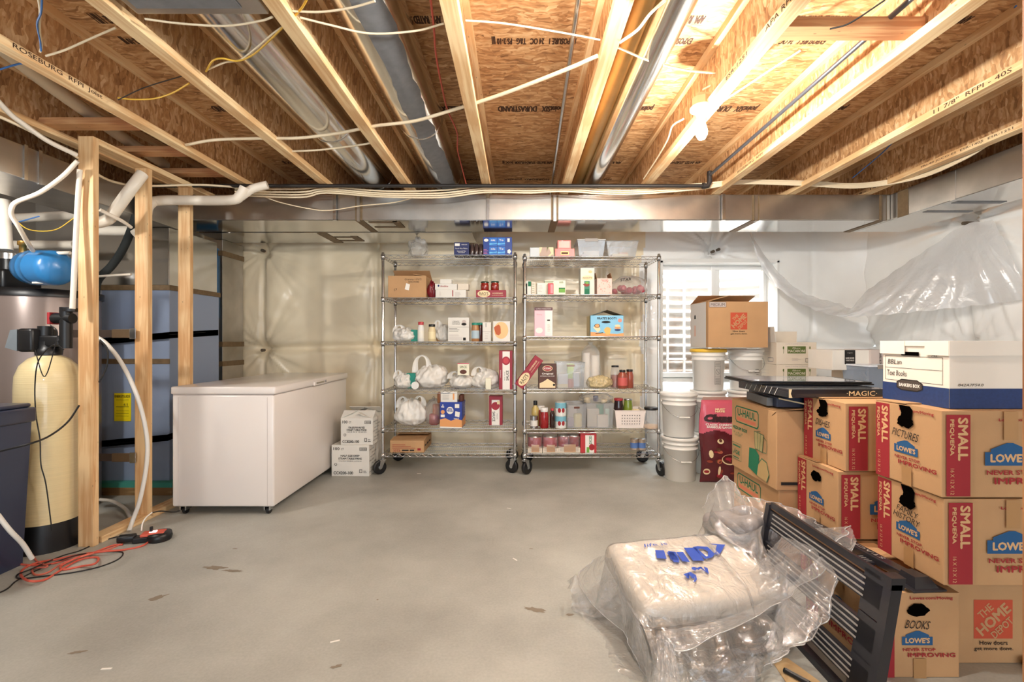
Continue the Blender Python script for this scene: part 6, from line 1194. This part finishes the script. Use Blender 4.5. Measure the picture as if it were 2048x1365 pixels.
# ================================================================== loose vapour barrier sheet in the corner
Uc = [(1500,462,4.86),(1522,500,4.84),(1560,548,4.80),(1600,582,4.72),(1640,598,4.62),(1680,608,4.50),(1702,616,4.40),(1730,585,4.38),(1765,560,4.32),(1810,528,4.18),(1860,495,4.02),(1925,452,3.80),(1985,440,3.60),(2060,425,3.38)]
Lc = [(1500,464,4.84),(1516,520,4.80),(1545,566,4.72),(1580,594,4.60),(1620,616,4.46),(1660,630,4.34),(1700,634,4.26),(1740,632,4.20),(1790,628,4.08),(1850,622,3.92),(1930,614,3.74),(2000,606,3.56),(2060,600,3.38)]
mb = MB(); A = catmull([P(*p) for p in Uc], 10); B = catmull([P(*p) for p in Lc], 10); nn = min(len(A),len(B)); mk = 24; V = []; Fc = []
for i in range(nn):
    for j in range(mk+1):
        s = j/mk; p = A[i].lerp(B[i], s); bul = math.sin(PI*s)*(.05+.02*mnoise.noise(Vector((i*.15, s*2, 0)))); th = math.atan2(p.y-3.85, 2.3-p.z); cr = .006*(math.sin(th*41)+.7*math.sin(th*67+1)+.5*math.sin(th*109))*min(1,s*2)*max(0,min(1,(i-30)/20)); V.append(p+Vector((-.6,-.8,0))*(bul+cr+.006*mnoise.noise(Vector((i*.5,s*5,3))))+Vector((0,0,.005*math.sin(i*.9+s*4))))
for i in range(nn-1):
    for j in range(mk): Fc.append((i*(mk+1)+j,(i+1)*(mk+1)+j,(i+1)*(mk+1)+j+1,i*(mk+1)+j+1))
mb.add(V, Fc, POLYF, True)
mb.build('loose_plastic_sheet', None, 'torn white plastic vapour sheet drooping across the back right corner', 'plastic sheet')
# ================================================================== big clear bag with foam slab, foreground
def xf(loc, rz, rx=0, ry=0): return Matrix.Translation(loc) @ Matrix.Rotation(rz,4,'Z') @ Matrix.Rotation(rx,4,'X') @ Matrix.Rotation(ry,4,'Y')
FOAM = M('white_foam',(216,207,194),.75,var=.04,vs=5,bump=.1,bs=10)
TS = xf((.735,2.03,.20), .20, .22); HS = (.315,.205,.058)
def rbox(hx,hy,hz,r,m,T,amp=.006,seed=0,n=12):
    mb = MB(); bm = bmesh.new(); bmesh.ops.create_cube(bm,size=2); bmesh.ops.subdivide_edges(bm,edges=bm.edges,cuts=n,use_grid_fill=True)
    V=[]
    for v in bm.verts:
        q=Vector((v.co.x*hx,v.co.y*hy,v.co.z*hz)); c=Vector((max(-hx+r,min(hx-r,q.x)),max(-hy+r,min(hy-r,q.y)),max(-hz+r,min(hz-r,q.z)))); d=q-c
        if d.length>1e-6: q=c+d.normalized()*r
        q+=q.normalized()*amp*mnoise.noise(q*9+Vector((seed,0,0))); V.append(T@q)
    bm.verts.index_update(); mb.add(V,[tuple(x.index for x in f.verts) for f in bm.faces],m,True); bm.free(); return mb
rbox(*HS,.045,FOAM,TS,.008,1).build('foam_cushion',None,'thick white foam slab tilted inside the big clear bag','cushion')
TD = xf((.74,2.12,.062), .20, .05); HD = (.26,.13,.058)
rbox(*HD,.04,M('grey_fabric',(120,110,106),.9,var=.1,vs=12),TD,.01,2).build('grey_cushion',None,'grey cushion under the back of the white foam slab','cushion')
TL = xf((1.08,2.30,.22), .35, .0, .25); HL = (.16,.12,.16)
rbox(*HL,.09,M('grey_wrap',(140,134,132),.4,var=.4,vs=10,bump=1,bs=14,coat=.4),TL,.045,3,20).build('wrapped_bundle',None,'grey bundle standing behind the foam slab inside the clear bag','bundle')
# cloth drape solved with position based dynamics (deterministic)
nx, ny = 118, 104; Lx, Ly = 1.50, 1.42
gx, gy = np.meshgrid(np.linspace(.12,1.36,nx), np.linspace(1.42,2.62,ny), indexing='ij')
X = np.stack([gx, gy, np.full_like(gx,.50)], -1); r_ = np.random.RandomState(4)
X[...,2] += .03*np.sin(gx*9+2*gy)+.02*np.sin(gy*13)+r_.uniform(-.004,.004,gx.shape)
rx_, ry_ = Lx/(nx-1), Ly/(ny-1); Pv = X.copy()
def pins(X, a): 
    for (i,j,p) in PIN: X[i,j] += (np.array(p)-X[i,j])*a
PIN = [(int(nx*.76),int(ny*.88),(1.04,2.42,.50)),(int(nx*.93),int(ny*.45),(1.24,1.93,.465)),(int(nx*.86),int(ny*.66),(1.17,2.15,.46)),(int(nx*.05),int(ny*.52),(.27,2.12,.24)),(int(nx*.40),int(ny*.03),(.52,1.50,.20)),(int(nx*.60),int(ny*.16),(.86,1.66,.16))]
def solve(A, B, rest, s=1.0):
    d = B-A; l = np.linalg.norm(d,axis=-1,keepdims=True)+1e-9; c = d*(.5*s*(1-rest/l)); return c
def coll(X, M_, Hh, r, pad):
    Mi = np.array(M_.inverted()); R = Mi[:3,:3]; t = Mi[:3,3]; q = X.reshape(-1,3)@R.T+t; h = np.array(Hh)-r
    c = np.clip(q,-h,h); d = q-c; l = np.linalg.norm(d,axis=1); ins = l < r+pad
    out = q.copy(); dd = d/(l[:,None]+1e-9); z0 = l < 1e-6; dd[z0] = (0,0,1); 
    newq = c+dd*(r+pad); newq[z0,2] = h[2]+r+pad; out[ins] = newq[ins]
    Mm = np.array(M_); return (out@Mm[:3,:3].T+Mm[:3,3]).reshape(X.shape), ins.reshape(X.shape[:-1])
for it in range(230):
    Vv = (X-Pv)*.985; Pv = X.copy(); X = X+Vv; X[...,2] -= 9.8*(.011**2)
    for k in range(9):
        for sl in (0,1):
            a,b = X[sl:-1:2], X[sl+1::2]; n_=min(len(a),len(b)); c=solve(a[:n_],b[:n_],rx_); X[sl:-1:2][:n_]+=c; X[sl+1::2][:n_]-=c
            a,b = X[:,sl:-1:2], X[:,sl+1::2]; n_=min(a.shape[1],b.shape[1]); c=solve(a[:,:n_],b[:,:n_],ry_); X[:,sl:-1:2][:,:n_]+=c; X[:,sl+1::2][:,:n_]-=c
        dg=(rx_**2+ry_**2)**.5; c=solve(X[:-1,:-1],X[1:,1:],dg,.35); X[:-1,:-1]+=c; X[1:,1:]-=c; c=solve(X[:-1,1:],X[1:,:-1],dg,.35); X[:-1,1:]+=c; X[1:,:-1]-=c
        c=solve(X[:-3],X[3:],3*rx_,.10); X[:-3]+=c; X[3:]-=c; c=solve(X[:,:-3],X[:,3:],3*ry_,.10); X[:,:-3]+=c; X[:,3:]-=c
        pins(X, .5)
        if k % 3 == 2:
            for T_,Hh,r in ((TS,HS,.045),(TD,HD,.04),(TL,HL,.09)):
                X, ins = coll(X,T_,Hh,r,.006); Pv[ins] = Pv[ins]*.2+X[ins]*.8
            fl = X[...,2] < .005; X[...,2] = np.maximum(X[...,2],.005); Pv[fl] = Pv[fl]*.3+X[fl]*.7
            w_ = (X[...,0] > 1.075) & (X[...,2] < .40) & (X[...,1] < 2.22); X[w_,0] = 1.075
# film crinkle
gi, gj = np.meshgrid(np.arange(nx), np.arange(ny), indexing='ij')
S = sins(5, 14, .25, .9); dz = .0022*(1-2*np.abs(np.sin(sn2(gi*1., gj*1., S)*2.2)))
du = np.gradient(X,axis=0); dv = np.gradient(X,axis=1); N = np.cross(du,dv); N /= np.linalg.norm(N,axis=-1,keepdims=True)+1e-9
X = X+N*dz[...,None]
t = thing('clear_plastic_bag','huge crumpled clear plastic bag draped over the white foam slab in the foreground','bag',(0,0,0))
BF = film('bag_film',(250,250,250),.10,.34,1.,13,.10,None,True)
keep = {}
Xf = X.reshape(-1,3); V = []; Fc = []
def inside(i, j):
    x, y, z = X[i,j]; a = math.atan2(y-2.02, x-.74); r = math.hypot((x-.74)/.50, (y-2.02)/.42); return r < 1.0+.10*math.sin(3*a+1)+.06*math.sin(7*a) or z > .10
for i in range(nx-1):
    for j in range(ny-1):
        if inside(i,j): Fc.append((i*ny+j,(i+1)*ny+j,(i+1)*ny+j+1,i*ny+j+1))
used = sorted({k for f in Fc for k in f}); mp_ = {k: n for n, k in enumerate(used)}
mb = MB(); mb.add([tuple(Xf[k]) for k in used], [tuple(mp_[k] for k in f) for f in Fc], BF, True)
bo = mb.build('bag_film', t)
sd = bo.modifiers.new('s','SUBSURF'); sd.levels = 1; sd.render_levels = 1
# loose folds of the same bag: lofts between two drawn edges, pleated and crinkled
BF2 = film('bag_fold_film',(250,250,252),.20,.34,1.,12,.11,None,True)
WEDGE = film('bag_edge_film',(250,250,250),.42,.5,.4,30,.12)
def fold(E0, E1, pleats, amp, bow, seed, mm=BF2, edge=True):
    A = catmull([P(*p) for p in E0], 12); B = catmull([P(*p) for p in E1], 12); n = min(len(A), len(B)); A = [A[int(k*(len(A)-1)/(n-1))] for k in range(n)]; B = [B[int(k*(len(B)-1)/(n-1))] for k in range(n)]; m = 30; V = []; Fc = []
    for i in range(n):
        for j in range(m+1):
            s = j/m; u = i/(n-1); p = A[i].lerp(B[i], s)
            w_ = math.sin(u*pleats*2*PI+3*mnoise.noise(Vector((s*2,u*3,seed))))*amp*(.35+.65*s)+(1-2*abs(mnoise.noise(Vector((u*7,s*5,seed)))))*amp*.8+bow*math.sin(PI*s)
            V.append(p+Vector((.25,-1,.35)).normalized()*w_)
    for v in V: v.z = max(.004, v.z)
    for i in range(n-1):
        for j in range(m): Fc.append((i*(m+1)+j,(i+1)*(m+1)+j,(i+1)*(m+1)+j+1,i*(m+1)+j+1))
    q = MB(); q.add(V, Fc, mm, True)
    if edge:
        ed = [V[i*(m+1)+m] for i in range(n)]; q.tube(ed, .0022, WEDGE, 5)
    return q.build('film_fold', t)
# back left peak
fold([(1405,1075,2.35),(1440,1085,2.3),(1480,1095,2.25),(1520,1100,2.25)], [(1403,1015,2.45),(1428,975,2.42),(1452,952,2.40),(1478,985,2.36)], 4, .010, .03, 1)
fold([(1478,1090,2.28),(1540,1100,2.2),(1600,1110,2.1),(1650,1120,2.0)], [(1478,992,2.36),(1530,1002,2.30),(1590,1020,2.2),(1640,1052,2.05)], 5, .016, .05, 2)
# right wing up to the tall corner and down to the floor
fold([(1440,1180,1.98),(1500,1140,2.0),(1540,1100,2.05),(1570,1060,2.1)], [(1560,1200,1.84),(1640,1140,1.80),(1675,1085,1.80),(1697,1052,1.82)], 4, .014, .02, 3)
fold([(1697,1052,1.82),(1660,1090,1.82),(1600,1150,1.84),(1550,1200,1.86)], [(1688,1100,1.76),(1655,1220,1.68),(1625,1270,1.62),(1560,1300,1.60)], 3, .012, .03, 4)
fold([(1560,1195,1.86),(1555,1215,1.84),(1548,1240,1.80),(1545,1260,1.78)], [(1640,1235,1.66),(1610,1280,1.62),(1575,1300,1.58),(1540,1330,1.55)], 3, .010, .02, 5)
# left tip lying on the floor
fold([(1222,1100,2.12),(1225,1130,2.05),(1240,1165,1.97),(1262,1205,1.86)], [(1185,1120,2.25),(1155,1158,2.24),(1190,1215,2.05),(1245,1262,1.90)], 3, .010, .02, 6)
fold([(1225,1120,2.08),(1235,1165,1.97),(1255,1205,1.86),(1275,1230,1.80)], [(1245,1262,1.90),(1262,1300,1.82),(1285,1345,1.72),(1310,1390,1.60)], 3, .012, .02, 7)
# front skirt falling from the slab edge to the floor
fold([(1270,1222,1.79),(1330,1232,1.80),(1400,1230,1.84),(1470,1222,1.88),(1540,1212,1.92)], [(1300,1380,1.64),(1370,1400,1.58),(1450,1375,1.62),(1520,1340,1.70),(1575,1300,1.74)], 6, .014, .06, 8, BF)
fold([(1320,1262,1.72),(1400,1250,1.76),(1480,1225,1.82),(1550,1190,1.88)], [(1340,1285,1.66),(1362,1302,1.64),(1450,1262,1.70),(1560,1205,1.80)], 3, .008, .01, 9)
fold([(1312,1265,1.72),(1320,1262,1.72),(1330,1262,1.71),(1340,1268,1.70)], [(1305,1385,1.56),(1325,1395,1.55),(1345,1400,1.54),(1362,1395,1.54)], 3, .008, .01, 10)
mb = MB(); BI = M('bag_blue',(34,70,168),.6)
def lp(u, v): return TS @ Vector((u,v,HS[2]+.012))
def btext(s, u, v, w, h, bold=.06, rot=0, jit=.004):
    V, Fc = textmesh(s, bold); out=[]
    for x,y in V:
        x*=w; y*=h; xx=x*math.cos(rot)-y*math.sin(rot); yy=x*math.sin(rot)+y*math.cos(rot)
        n1=mnoise.noise(Vector((xx*40+u*9,yy*40,1)))*jit*2.2; n2=mnoise.noise(Vector((xx*40,yy*40+v*7,5)))*jit*2.2; out.append(lp(u+xx+n1,v+yy+n2))
    mb.add(out, Fc, BI)
btext('=', -.085,.055,.055,.09,.03,rot=1.3,jit=.006); btext('=', -.045,.035,.06,.07,.03,rot=1.5,jit=.008); btext('I', .035,.045,.045,.085,.05,rot=-.1,jit=.008); btext('D', .095,.05,.075,.08,.04,rot=.2,jit=.010); btext('7', .165,.06,.065,.08,.03,rot=-.3,jit=.010)
btext('~', .0,-.045,.05,.02,.03,jit=.008); btext('v', .03,-.06,.04,.04,.0,jit=.012); btext('3', -.05,-.085,.05,.045,.03,rot=.8,jit=.010); btext('life is', -.10,.13,.11,.018,.0,jit=.003)
mb.build('blue_lettering', t)
